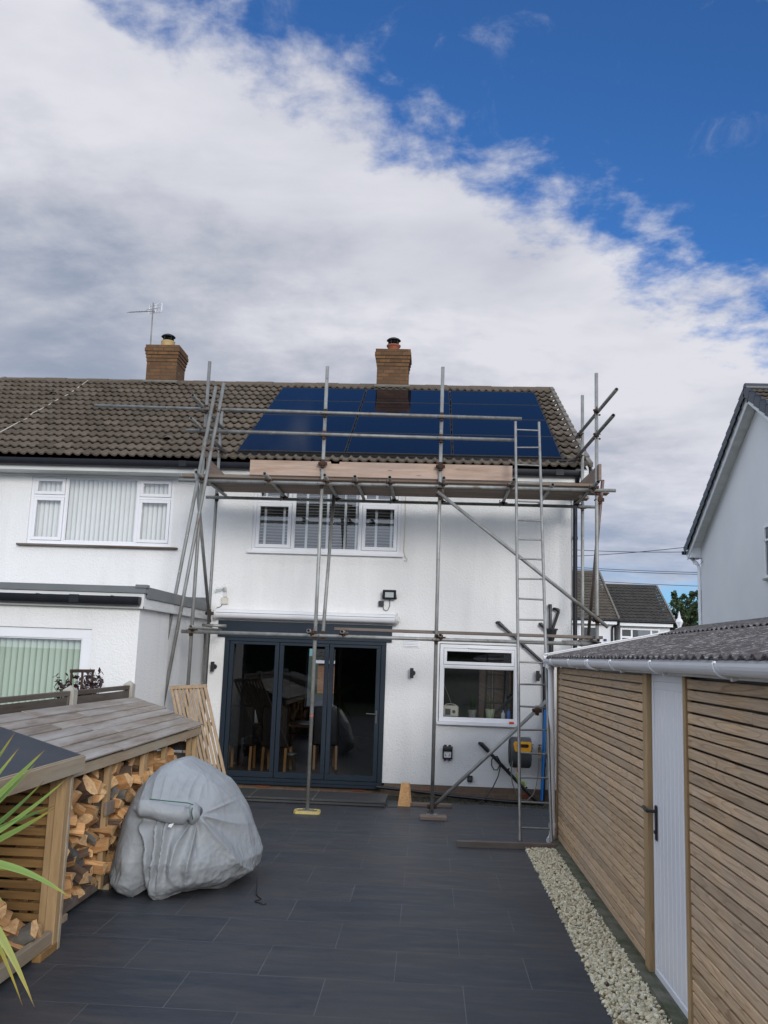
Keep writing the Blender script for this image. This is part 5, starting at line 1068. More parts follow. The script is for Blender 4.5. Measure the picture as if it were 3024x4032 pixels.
for y in (GY0, 10.86):
    for q in (r, r - 0.004): vs += [(xg + q * math.cos(math.pi + math.pi * i / n), y, zg + q * 1.1 * math.sin(math.pi + math.pi * i / n)) for i in range(n + 1)]
k = n + 1; fs = []
for i in range(n): fs += [(i, i + 1, 2 * k + i + 1, 2 * k + i)[::-1], (k + i, 3 * k + i, 3 * k + i + 1, k + i + 1)[::-1]]
fs += [(0, 2 * k, 3 * k, k), (n, k + n, 3 * k + n, 2 * k + n)]
m.add(vs, fs, 0, False); m.add([(xg + r * math.cos(math.pi + math.pi * i / n), 10.86, zg + r * 1.1 * math.sin(math.pi + math.pi * i / n)) for i in range(n + 1)], [tuple(range(n + 1))])
for y in (10.3, 9.0, 7.93, 6.95, 5.72, 4.45, 3.2):
    m.path([(xg + (r + .006) * math.cos(math.pi + math.pi * i / 10), y, zg + (r * 1.1 + .007) * math.sin(math.pi + math.pi * i / 10)) for i in range(11)], 0.007, 6); m.box(xg - r - .004, xg - r + .008, y - .012, y + .012, zg - .004, zg + .008)
    m.beam((xg + 0.02, y, zg - 0.062), (1.475, y, zg - 0.055), 0.03, 0.05)
for i in range(2): m.path([(xg + (r + .010) * math.cos(math.pi + math.pi * i2 / 10), 7.93 - .05 + .1 * i, zg + (r * 1.1 + .010) * math.sin(math.pi + math.pi * i2 / 10)) for i2 in range(11)], 0.010, 6)
m.tube((xg, 10.82, zg - 0.03), (xg, 10.82, zg - 0.10), 0.04, 14); m.build('gutter', 'upvc', GA)
m = MB(); m.path([(1.425, 10.82, 1.985), (1.43, 10.83, 1.90), (1.478, 10.86, 1.80), (1.478, 10.86, 1.7)], 0.034, 14) if False else m.tube((1.455, 10.88, 2.0), (1.485, 10.89, 0.10), 0.034, 18)
for z in (2.0 - .05, 1.10, 0.60, 0.16): m.tube((1.455 + .03 * (2 - z) / 1.9, 10.885, z), (1.455 + .03 * (2 - z) / 1.9, 10.885, z + 0.05), 0.041, 18)
m.path([(1.485, 10.89, 0.14), (1.482, 10.88, 0.085), (1.46, 10.84, 0.045), (1.435, 10.80, 0.03)], 0.037, 14); m.build('downpipe', 'upvc', GA)

# ================================================================== LOG STORES
LS = empty('log_store', (-2.68, 8.6, 0), 'long timber log store with an overlapping weathered board roof', 'log store')
RX0, RZ0, RX1, RZ1, LY0, LY1 = -2.60, 1.155, -3.42, 1.445, 6.50, 10.71
rr = random.Random(11); n = 7; slope = (RZ1 - RZ0) / (RX1 - RX0)
for i in range(n):
    xa = RX0 + (RX1 - RX0) * i / n; xb = RX0 + (RX1 - RX0) * (i + 1.22) / n; cut = rr.uniform(7.6, 9.2) if i not in (0,) else 7.9
    for k, (a, b) in enumerate(((LY0, cut), (cut + .004, LY1 + rr.uniform(-.03, .04)))):
        m = MB(); za = RZ0 + slope * (xa - RX0); zb = RZ0 + slope * (xb - RX0); w1 = rr.uniform(-.004, .006)
        c = V(((xa + xb) / 2, (a + b) / 2, (za + zb) / 2 + 0.014)); ax = V((xb - xa, 0, zb - za - 0.012)).normalized(); az = ax.cross(V((0, 1, 0))); az = az if az.z > 0 else -az
        tw = V((0, 1, w1)).normalized(); m.obox(c, ax, tw, az, math.hypot(xb - xa, zb - za) / 2, (b - a) / 2, 0.008); m.build('roof_board', 'greyroof', LS)
m = MB(); m.box(RX0 - 0.05, RX0 - 0.02, LY0, LY1, 1.065, 1.15); m.build('front_beam', 'treated_y', LS)
for y, w_ in ((6.56, .07), (7.77, .075), (8.72, .055), (8.80, .05), (9.42, .075), (10.4, .08), (10.66, .07)): m = MB(); m.box(-2.70, -2.655, y - w_ / 2, y + w_ / 2, 0.06, 1.10); m.build('post', 'treated', LS)
m = MB(); m.box(-2.712, -2.672, LY0, LY1, 0.05, 0.125); m.build('bottom_rail', 'dirtyboard', LS)
for y in (7.02, 8.0, 9.0, 10.0): m = MB(); m.box(-3.38, -2.655, y - .045, y + .045, 0.0, 0.05); m.build('bearer', 'treated_y', LS)
m = MB(); 
for q in range(7): m.box(-3.36, -3.335, LY0, LY1, 0.10 + q * .18, 0.235 + q * .18)
m.build('back_slats', 'fence', LS)
m = MB()
for q in range(6): m.box(-3.33 + q * .11, -3.24 + q * .11, LY0, LY1, 0.105, 0.122)
m.build('floor_slats', 'dirtyboard', LS)
m = MB()
for q in range(8): m.box(-3.34, -2.70, LY1 - .04, LY1 - .02, 0.10 + q * .13, 0.20 + q * .13)
m.build('end_slats', 'fence', LS)
m = MB(); m.box(-2.655, -2.628, 6.62, 6.72, 1.075, 1.10); m.build('tie_block', 'board_new', LS)
m = MB(); m.obox((-2.650, 7.79, 0.70), (0, 1, 0), (0, 0, 1), (1, 0, 0), 0.10, 0.055, 0.012); m.build('nailed_block', 'board', LS)
# the nearer store, felt roof
FS = empty('log_store', (-2.5, 5.5, 0), 'nearer slatted log store with grey felt roof, cut off by the left edge', 'log store')
FY0, FY1 = 4.3, 6.45
m = MB(); m.prism([(-2.43, FY0, 1.265), (-2.43, FY1 + .04, 1.265), (-3.42, FY1 + .04, 1.545), (-3.42, FY0, 1.545)], (0, 0, 0.012)); m.build('roof', 'felt', FS)
m = MB(); m.box(-2.44, -2.412, FY0, FY1 + .06, 1.165, 1.272); m.box(-2.455, -2.425, FY0, FY1 + .062, 1.2725, 1.279); m.build('fascia', 'treated_y', FS)
m = MB(); m.beam((-2.44, FY1 + .05, 1.215), (-3.42, FY1 + .05, 1.49), 0.025, 0.10); m.build('side_fascia', 'treated_y', FS)
m = MB(); m.box(-2.535, -2.465, FY1 - .12, FY1 - .05, 0.035, 1.20); m.box(-2.59, -2.5355, FY1 - .10, FY1 - .04, 0.035, 1.20, ); m.build('post', 'treated', FS)
m = MB(); m.box(-2.54, -2.46, FY1 - .045, FY1 - .005, 0.0, 1.19); m.build('post', 'treated_y', FS)
m = MB(); m.box(-3.40, -3.33, FY1 - .12, FY1 - .05, 0.0, 1.45); m.build('post', 'treated', FS)
m = MB(); m.box(-2.515, -2.47, FY0, FY1 - .13, 0.055, 0.145); m.build('bottom_rail', 'treated_y', FS)
m = MB(); m.box(-2.52, -2.46, FY1 - .32, FY1 - .05, 0.0, 0.054); m.build('bearer', 'treated_x', FS)
for q in range(17): m = MB(); m.box(-3.40, -2.54, FY1 - .05, FY1 - .032, 0.10 + q * .0705, 0.152 + q * .0705); m.build('side_slat', 'treated_x', FS)
m = MB()
for q in range(9): m.box(-3.41, -3.39, FY0, FY1 - .05, 0.10 + q * .15, 0.22 + q * .15)
m.build('back_slats', 'treated_y', FS)
m = MB(); m.box(-3.38, -2.53, FY0, FY1 - .06, 0.06, 0.08); m.build('floor_boards', 'treated_x', FS)
# ---- split logs
def logmesh(seed):
    rr = random.Random(seed); m = MB(); L = rr.uniform(.23, .31); kind = rr.random(); R = rr.uniform(.058, .082); n_arc = 6
    a0 = 0; a1 = math.radians(rr.choice((70, 85, 110, 150, 180)))
    off = (R * .35 * math.cos(a1 / 2), R * .35 * math.sin(a1 / 2))
    pts = [(-off[0] + rr.uniform(-.01, .01), -off[1] + rr.uniform(-.01, .01))] + [(R * math.cos(a0 + (a1 - a0) * i / n_arc) * rr.uniform(.9, 1.06) - off[0], R * math.sin(a0 + (a1 - a0) * i / n_arc) * rr.uniform(.9, 1.06) - off[1]) for i in range(n_arc + 1)]
    k = len(pts); segs = 5; vs = []; bend = rr.uniform(-.012, .012)
    for s_ in range(segs + 1):
        y = -L / 2 + L * s_ / segs; b_ = bend * (1 - (2 * s_ / segs - 1) ** 2); tw = rr.uniform(-.03, .03); sc = rr.uniform(.95, 1.04); sk = rr.uniform(-.006, .006)
        for x, z in pts:
            jx = rr.uniform(-.003, .003); vs.append((x * sc * math.cos(tw) - z * math.sin(tw) + b_ + jx, y + (rr.uniform(-.01, .01) if s_ in (0, segs) else 0) + sk * (s_ in (0, segs)), z * sc * math.cos(tw) + x * math.sin(tw) + rr.uniform(-.003, .003)))
    for s_ in range(segs):
        for i in range(k):
            j = (i + 1) % k; q = (s_ * k + i, s_ * k + j, (s_ + 1) * k + j, (s_ + 1) * k + i); m.f.append(q); m.m.append(1 if 1 <= i <= k - 2 else 0); m.smooth.append(False)
    m.v = vs; m.f.append(tuple(range(k))[::-1]); m.m.append(2); m.smooth.append(False); m.f.append(tuple(range(segs * k, segs * k + k))); m.m.append(2); m.smooth.append(False)
    me = D.meshes.new('log'); me.from_pydata(m.v, [], m.f)
    for q in ('log', ('log', 'bark', 'log', 'bark', 'lichen', 'log')[seed % 6], 'logend'): me.materials.append(M[q])
    me.polygons.foreach_set('material_index', m.m); me.update(); return me
LM = [logmesh(100 + i) for i in range(18)]; rr = random.Random(21); placed = 0
def putlog(x, y, z, label, group, big=1.0):
    me = LM[rr.randrange(18)]; o = D.objects.new('firewood_log', me); COL.objects.link(o); o.location = (x, y, z)
    mode = rr.random(); roll = rr.uniform(0, 6.28)
    if mode < 0.5: rot = (rr.gauss(0, .35), roll, math.radians(90) + rr.gauss(0, .35))        # end grain to the yard
    elif mode < 0.85: rot = (rr.gauss(0, .55), roll, rr.gauss(0, .4))                          # side on
    else: rot = (rr.uniform(-1.2, 1.2), roll, rr.uniform(0, 3.1))
    e_ = Matrix.Rotation(rot[2], 4, 'Z') @ Matrix.Rotation(rot[0], 4, 'X') @ Matrix.Rotation(rot[1], 4, 'Y'); o.rotation_euler = e_.to_euler()
    s_ = big * rr.uniform(.78, 1.18); o.scale = (s_, s_, s_); o['label'] = label; o['category'] = 'log'; o['group'] = group; return o
y = 6.62; ci = 0
GL = 'logs in the long board-roofed store'; LL = 'split log among the firewood filling the board-roofed log store'
while y < 10.0:
    top = 1.0 + 0.05 * math.sin(ci * 1.7); z = 0.17 + 0.05 * (ci % 2) + (0.42 if y > 9.0 else 0)
    while z < top - 0.05: putlog(-2.80 + rr.uniform(-.03, .035), y + rr.uniform(-.03, .03), z + rr.uniform(-.012, .012), LL, GL, 1.13); z += 0.097
    y += 0.130; ci += 1
y = 6.68
while y < 9.6:
    z = 0.25
    while z < 1.0: putlog(-2.97 + rr.uniform(-.02, .02), y, z, LL, GL, 1.25); z += 0.2
    y += 0.27
for i in range(64):
    y = 5.4 + 0.85 * ((i * 0.618) % 1); q = ((i * 0.377) % 1); x = -2.62 - 0.62 * q; lay = i % 4; z = 0.14 + lay * 0.088
    if lay == 3 and x > -2.75: x -= 0.2
    putlog(x, y, z + 0.05 * q, 'split log in the low heap inside the felt-roofed log store', 'logs heaped in the felt-roofed store', 1.1)

# ================================================================== FENCE, TRELLIS, PURPLE PLANT
m0 = None
for i, (y, lab) in enumerate(((10.66, 'concrete fence post against the corner of the white extension'), (8.88, 'concrete fence post with a pointed top beside the trellis'), (7.07, 'concrete fence post hidden low behind the log stores'), (5.25, 'concrete fence post nearest the viewer behind the felt roof'))):
    if i == 0:
        m = MB(); m.box(-3.555, -3.445, y - .055, y + .055, 0, 1.61); m.add([(-3.555, y - .055, 1.61), (-3.445, y - .055, 1.61), (-3.445, y + .055, 1.61), (-3.555, y + .055, 1.61), (-3.5, y, 1.655)], [(0, 1, 4), (1, 2, 4), (2, 3, 4), (3, 0, 4)])
        m0 = m.build('fence_post', 'concrete'); tdict(m0, lab, 'fence post', 'concrete fence posts')
    else: o = dup(m0); o.location.y += y - 10.66; o['label'] = lab
for i, (a, b, lab) in enumerate(((8.935, 10.605, 'weathered wooden fence panel behind the long log store, nearest the extension'), (7.125, 8.825, 'weathered wooden fence panel left of the pointed concrete post'), (5.305, 7.015, 'weathered wooden fence panel behind the felt-roofed log store'))):
    t = empty('garden_fence', (-3.5, (a + b) / 2, 0), lab, 'fence', 'wooden fence bays')
    m = MB(); m.box(-3.525, -3.475, a, b, 1.555, 1.60)
    for y in (a + .02, b - .02): m.box(-3.52, -3.478, y - .02, y + .02, 0.1, 1.554)
    m.build('rail', 'fence', t); m = MB(); dz = 0
    for q, (z0, z1) in enumerate(((1.41, 1.54), (1.27, 1.42), (1.13, 1.28), (0.99, 1.14), (0.85, 1.0), (0.7, 0.86), (0.55, 0.71), (0.4, 0.56))): m.beam((-3.498 + .004 * (q % 2), a + .04, (z0 + z1) / 2), (-3.498 + .004 * (q % 2), b - .04, (z0 + z1) / 2), 0.014, z1 - z0, (0.05, 0, 1))
    m.build('boards', 'fence', t); m = MB()
    for q in range(1, 4): y = a + (b - a) * q / 4; m.box(-3.482, -3.462, y - .02, y + .02, 0.1, 1.40)
    m.build('battens', 'fence', t)
t = empty('trellis', (-3.75, 9.8, 0.9), 'small brown wooden trellis poking above the fence', 'trellis')
m = MB(); m.beam((-3.75, 9.47, 1.775), (-3.75, 10.15, 1.765), 0.02, 0.035); m.beam((-3.75, 9.50, 1.77), (-3.75, 9.60, 0.9), 0.03, 0.02, (1, 0, 0)); m.beam((-3.75, 9.81, 1.76), (-3.75, 9.81, 0.9), 0.025, 0.02, (1, 0, 0)); m.beam((-3.75, 10.12, 1.76), (-3.75, 10.05, 0.9), 0.03, 0.02, (1, 0, 0)); m.beam((-3.745, 9.5, 1.5), (-3.745, 10.1, 1.5), 0.02, 0.03); m.build('frame', 'twig', t)
t = empty('purple_shrub', (-3.8, 9.85, 0.8), 'dark purple-leaved shrub growing through the trellis above the fence', 'shrub'); rr = random.Random(4); lf = MB(); tw = MB()
for i in range(26):
    b_ = V((-3.78 + rr.uniform(-.1, .1), 9.85 + rr.uniform(-.25, .25), 1.1)); tip = V((-3.78 + rr.uniform(-.15, .15), 9.85 + rr.uniform(-.62, .70), 1.48 + rr.uniform(0, .33)))
    if abs(tip.y - 9.85) > .5: tip.z = min(tip.z, 1.74)
    mid = (b_ + tip) / 2 + V((0, rr.uniform(-.04, .04), .06)); pts_ = [b_, mid, tip]; tw.path(pts_, 0.004, 5, taper=.5)
    for k in range(20):
        q = rr.uniform(.45, 1.02); c = b_.lerp(mid, q * 2) if q < .5 else mid.lerp(tip, q * 2 - 1); d = V((rr.gauss(0, .6), rr.gauss(0, 1), rr.gauss(-.1, .6))).normalized(); l_ = rr.uniform(.05, .10); s_ = d.cross(V((rr.gauss(0, 1), 0, 1))).normalized() * l_ * .27
        lf.add([c, c + d * l_ * .45 + s_, c + d * l_, c + d * l_ * .45 - s_], [(0, 1, 2, 3)])
lf.build('foliage', 'leaf_purple', t); tw.build('stems', 'twig', t)

# ================================================================== LEANING SLATTED FRAME
t = empty('slatted_frame', (-2.5, 11.35, 0), 'pale slatted wooden frame leaning crookedly against the scaffold pole', 'slatted frame')
TL, TR, BLc, BRc = V((-3.375, 11.95, 1.545)), V((-2.90, 11.95, 1.585)), V((-2.76, 11.33, 0.0)), V((-2.28, 11.33, 0.02))
ay = (BLc - TL).normalized(); axx = (TR - TL).normalized(); nn = axx.cross(ay).normalized()
if nn.y > 0: nn = -nn
def fp(u, v_, h=0): return TL.lerp(TR, u).lerp(BLc.lerp(BRc, u), v_) + nn * h
wood_z = 'teak'
for u in (0.03, 0.965): m = MB(); m.beam(fp(u, 0), fp(u, 1), 0.035, 0.045, nn); m.build('side_rail', wood_z, t)
m = MB(); m.beam(fp(-.01, .012), fp(1.01, .012), 0.05, 0.048, nn); m.build('top_rail', wood_z, t)
for q in range(8): u = .135 + q * .103; m = MB(); m.beam(fp(u, .02, .006), fp(u, .97, .006), 0.033, 0.016, nn); m.build('slat', wood_z, t)
for v_ in (.30, .62, .93): m = MB(); m.beam(fp(.03, v_, -.028), fp(.97, v_, -.028), 0.045, 0.02, nn); m.build('cross_batten', wood_z, t)
for u0, u1, v0, v1 in ((.2, .8, .2, .9), (.85, .25, .25, .85)): m = MB(); m.beam(fp(u0, v0, -.06), fp(u1, v1, -.06), 0.04, 0.02, nn); m.build('folded_leg', wood_z, t)
for q in range(7): u = .18 + q * .105; m = MB(); m.beam(fp(u, .33, -.085), fp(u + .03, .95, -.085), 0.024, 0.012, nn); m.build('rear_slat', wood_z, t)

# ================================================================== THE GREY COVER
def smooth(a, b, x): x = max(0, min(1, (x - a) / (b - a))); return x * x * (3 - 2 * x)
def interp(tab, z):
    for i in range(len(tab) - 1):
        if tab[i][0] <= z <= tab[i + 1][0]:
            q = (z - tab[i][0]) / (tab[i + 1][0] - tab[i][0]); return tab[i][1] + (tab[i + 1][1] - tab[i][1]) * q
    return tab[-1][1] if z > tab[-1][0] else tab[0][1]
def cover():
    t = empty('covered_furniture', (-2.0, 8.4, 0), 'bulky grey waterproof cover over a rounded object on the patio', 'cover')
    XLt = [(0, -2.58), (.04, -2.66), (.1, -2.68), (.25, -2.66), (.41, -2.635), (.54, -2.605), (.67, -2.565), (.75, -2.535), (.83, -2.495), (.91, -2.435), (.99, -2.375), (1.04, -2.29), (1.065, -2.22)]
    XRt = [(0, -1.66), (.05, -1.58), (.13, -1.50), (.25, -1.47), (.4, -1.525), (.52, -1.58), (.65, -1.64), (.76, -1.71), (.87, -1.79), (.95, -1.91), (1.03, -2.06), (1.065, -2.12)]
    YFt = [(0, 7.72), (.05, 7.66), (.3, 7.62), (.6, 7.70), (.75, 7.78), (.86, 7.90), (.95, 8.02), (1.02, 8.12), (1.065, 8.2)]
    YBt = [(0, 8.95), (.3, 9.05), (.6, 8.98), (.85, 8.84), (.97, 8.72), (1.04, 8.62), (1.065, 8.55)]
    NZ, NT_ = 150, 480; vs = []; fs = []; px_, pz_ = -1.90, 0.67
    for j in range(NZ + 1):
        q = j / NZ; z = 1.065 * (1 - (1 - q) ** 1.25)
        xl, xr, yf, yb = interp(XLt, z), interp(XRt, z), interp(YFt, z), interp(YBt, z); cx_, cy_ = (xl + xr) / 2, (yf + yb) / 2 ; a_, b_ = (xr - xl) / 2, (yb - yf) / 2
        for i in range(NT_):
            th = 2 * math.pi * i / NT_; c, s_ = math.cos(th), math.sin(th); e_ = 2.15
            rad = (abs(c) ** e_ + abs(s_) ** e_) ** (-1 / e_); x, y = cx_ + a_ * rad * c, cy_ + b_ * rad * s_ + .33 * a_ * rad * c
            n_ = V((c / max(a_, .03), s_ / max(b_, .03), 0)).normalized(); front = smooth(.1, -.5, s_)
            # hanging folds gathered under the roll, radiating from the pinch on its right
            dx, dz = x - px_, z - pz_; d = math.hypot(dx, dz) + 1e-4; ph = math.atan2(dx, -dz)
            f = 0.0
            if front > 0:
                below = smooth(.70, .58, z)
                left = smooth(-1.95, -2.1, x)
                wv = math.sin((x + .2 * (.65 - z) * (x + 2.05)) * 27 + 4.5 * noise.noise(V((x * 4.0, z * 1.6, 0)))); wv = 1.1 - 2.1 * abs(wv) ** .8
                f += smooth(-.35, -.8, s_) * smooth(-2.40, -2.30, x) * below * left * .040 * wv * smooth(.0, .25, z) * smooth(0, .10, .70 - z) * (1 - .35 * smooth(.35, .1, z))
                fan = (1 - 2 * abs(math.sin(ph * 5.2 + 1.4 * noise.noise(V((ph * 1.7, d * 1.2, 3))))) ** .75) * (.75 + .9 * noise.noise(V((ph * 2.3, 5, d * 2))))
                f += front * (1 - left) * .048 * fan * smooth(.02, .10, d) * math.exp(-d * 1.15) * smooth(-.3, .3, ph + 1.4) * smooth(2.1, 1.2, ph)
                up = smooth(.74, .80, z) * smooth(1.0, .88, z); cr = math.sin((x * 38) + 2.5 * noise.noise(V((x * 5, z * 3, 8)))); f += front * up * .008 * (1 - 2 * abs(cr) ** .7) * smooth(-1.75, -1.95, x)
                # cleft between the left lobe and the body
                xc = -2.335 - .06 * (z - .3); f -= front * .13 * math.exp(-((x - xc) / .062) ** 2) * smooth(.60, .25, z)
                f -= front * .045 * math.exp(-((z - .62) / .03) ** 2) * smooth(-1.88, -1.98, x) * smooth(-2.48, -2.36, x)
            hem = smooth(.22, 0, z); f += hem * (.030 * math.sin(th * 7 + 1.2 * math.sin(th * 3)) + .010 * noise.noise(V((x * 14, y * 14, 0)))) - smooth(.12, 0, z) * .05
            p3 = V((x * 2.6, y * 2.6, z * 2.6)); f += .014 * noise.noise(p3) * smooth(0, .2, 1.065 - z)
            rd = noise.noise(V((x * 9, y * 9, z * 7))); f += .011 * (.6 - 2 * abs(rd)) * smooth(.45, .12, z); rl = noise.noise(V((x * 3.4 + 9, y * 3.4, z * 2.2))); f += .018 * (.5 - 1.8 * abs(rl)) * smooth(0, .2, 1.065 - z)
            f += .005 * (1 - 3 * abs(noise.noise(V((x * 19 + z * 5, y * 19, z * 13 - x * 4))))) * smooth(.55, .2, z)
            z2 = z + hem * (.02 + .02 * math.sin(th * 7 + 1.2 * math.sin(th * 3) + 2.6)) * (1 - z / .22 if z < .22 else 0)
            if math.exp(-((x + 2.34) / .05) ** 2) > .1 and front > 0: z2 += .05 * hem * math.exp(-((x + 2.34) / .05) ** 2)
            vs.append((x + n_.x * f, y + n_.y * f, max(.002, z2 + .25 * f * (z > .8))))
    for j in range(NZ):
        for i in range(NT_): k = (i + 1) % NT_; fs.append((j * NT_ + i, j * NT_ + k, (j + 1) * NT_ + k, (j + 1) * NT_ + i))
    vs.append((-2.16, 8.37, 1.072)); fs += [(NZ * NT_ + i, NZ * NT_ + (i + 1) % NT_, len(vs) - 1) for i in range(NT_)]
    m = MB(); m.add(vs, fs, 0, True); m.build('cover', 'fabric', t)
    # the rolled fold tied with green cord
    m = MB(); vs = []; NR, NL = 26, 60
    for j in range(NL + 1):
        q = j / NL; x = -2.405 + .525 * q; z = .722 - .045 * q + .012 * math.sin(q * 7); y = 7.69 - .04 * math.sin(math.pi * q) + .13 * q
        r = .074 * (smooth(0, .12, q) * .75 + .25) * (1 - .42 * math.exp(-((q - .845) / .035) ** 2)) * (1.0 if q < .86 else 1.18 - .9 * max(0, q - .93) / .07 * .5)
        for i in range(NR):
            a = 2 * math.pi * i / NR; k = 1 + .10 * noise.noise(V((x * 9, a * 1.2, 0))) + .07 * math.sin(a * 3 + q * 9) * math.exp(-((q - .86) / .12) ** 2) + .05 * math.sin(a * 4 + q * 3) * (1 - q)
            vs.append((x + .012 * math.sin(a * 2 + 1) * (1 if q > .8 else .3), y + r * .85 * k * math.cos(a), z + r * k * math.sin(a)))
    m.add(vs, [(j * NR + i, j * NR + (i + 1) % NR, (j + 1) * NR + (i + 1) % NR, (j + 1) * NR + i)[::-1] for j in range(NL) for i in range(NR)] + [tuple(range(NR)), tuple(range(NL * NR, NL * NR + NR))[::-1]], 0, True)
    m.build('rolled_fold', 'fabric', t)
    m = MB(); m.path([(-2.27, 7.655, .808), (-2.20, 7.655, .803), (-2.12, 7.66, .797), (-2.04, 7.68, .790), (-1.96, 7.71, .780), (-1.92, 7.73, .765)], .0045, 6); m.path([(-1.918, 7.70, .745), (-1.915, 7.67, .72), (-1.91, 7.67, .69), (-1.905, 7.69, .655)], .0045, 6); m.build('tie_cord', 'cord_green', t)
    m = MB(); m.prism([(-2.075, 7.60, .625), (-2.035, 7.595, .635), (-2.055, 7.59, .60), (-2.085, 7.595, .605)], (0, .002, 0)); m.build('label_tag', 'paper', t)
    m = MB(); m.path([(-1.43, 8.2, .10), (-1.415, 8.1, .03), (-1.40, 8.02, .008), (-1.37, 7.95, .006), (-1.335, 7.90, .006), (-1.345, 7.86, .006), (-1.375, 7.83, .006), (-1.365, 7.79, .006), (-1.31, 7.77, .006), (-1.27, 7.75, .006), (-1.28, 7.735, .006), (-1.32, 7.76, .006)], .0045, 6); m.build('draw_cord', 'black', t)
cover()

# ================================================================== SPIKY PLANT, LEFT FOREGROUND
t = empty('spiky_palm', (-2.62, 4.45, 0), 'spiky green cordyline leaves with yellow tips reaching in from the left edge', 'plant')
m = MB(); m.tube((-2.62, 4.45, 0), (-2.58, 4.45, 0.85), 0.05, 12, r1=.04); m.build('trunk', 'bark', t)
m = MB(); cols_l = []; rr = random.Random(9)
def blade(p0, p1, sag, w_, hue, tipy=.25):
    p0, p1 = V(p0), V(p1); n = 14; d = (p1 - p0); sd = d.cross(V((-.40 + rr.uniform(-.35, .35), .88, -.25 + rr.uniform(-.5, .5)))).normalized(); w_ *= 1.35; vs = []
    for k in range(n + 1):
        q = k / n; c = p0.lerp(p1, q) + V((0, 0, sag * 4 * q * (1 - q))); wd = w_ * min(1, .45 + q * 2.2) * (1 - q ** 2.6) + .0008
        up_ = V((0, 0, wd * .28)); vs += [c - sd * wd + up_, c, c + sd * wd + up_]
        k_ = 1.0 if q < 1 - tipy else 1 - (q - 1 + tipy) / tipy; g_ = hue
        ce = (g_[0] + (.42 - g_[0]) * (1 - k_), g_[1] + (.30 - g_[1]) * (1 - k_), g_[2] * k_ + .04 * (1 - k_)); 
        if q > .97: ce = (.16, .08, .04)
        cols_l.extend([ce, tuple(v * .8 for v in ce), ce])
    m.add(vs, [(3 * k + a, 3 * k + a + 1, 3 * k + a + 4, 3 * k + a + 3) for k in range(n) for a in (0, 1)], 0, True)
G1, G2, G3 = (.19, .29, .07), (.12, .21, .06), (.30, .34, .08); c0 = V((-2.45, 4.55, 0.93))
for p1, sag, w_, h_, tp in (((-1.79, 4.6, 1.387), -.05, .011, G1, .12), ((-1.842, 4.6, 1.25), .02, .012, G2, .10), ((-1.86, 4.65, 1.232), -.03, .014, G1, .2), ((-1.712, 4.6, 0.813), .09, .017, G1, .15), ((-1.835, 4.55, 0.332), .13, .022, G3, .22), ((-1.913, 4.6, 0.313), .14, .013, G3, .3),
        ((-1.915, 4.6, 1.522), .0, .015, G1, .15), ((-2.05, 4.6, 1.527), .0, .012, G1, .2), ((-2.08, 4.6, 1.60), .0, .012, G2, .2), ((-1.93, 4.65, 1.36), -.05, .012, G2, .1), ((-1.90, 4.7, 1.30), -.04, .010, G1, .1), ((-2.06, 4.5, 1.06), .0, .012, G3, .5), ((-2.0, 4.5, .80), .06, .014, G2, .1), ((-2.04, 4.45, .55), .10, .02, G1, .2), ((-2.0, 4.7, 1.44), -.02, .013, G1, .1), ((-1.97, 4.4, .70), .05, .012, G2, .2), ((-2.05, 4.6, .93), .02, .010, G3, .6)): blade(c0, p1, sag, w_, h_, tp)
rr = random.Random(9)
for i in range(34):
    a = rr.uniform(1.2, 5.4); el = rr.uniform(-.3, 1.3); l_ = rr.uniform(.5, .8); blade(c0 + V((-.1, 0, 0)), c0 + V((-.1 + math.cos(a) * math.cos(el) * l_ * (1 if math.cos(a) < 0 else .3), math.sin(a) * math.cos(el) * l_, math.sin(el) * l_ - .1)), .08, .014, rr.choice((G1, G2)), .15)
o = m.build('leaves', 'blade', t); a = o.data.color_attributes.new('col', 'FLOAT_COLOR', 'POINT'); a.data.foreach_set('color', [x for c in cols_l for x in (*c, 1.0)])

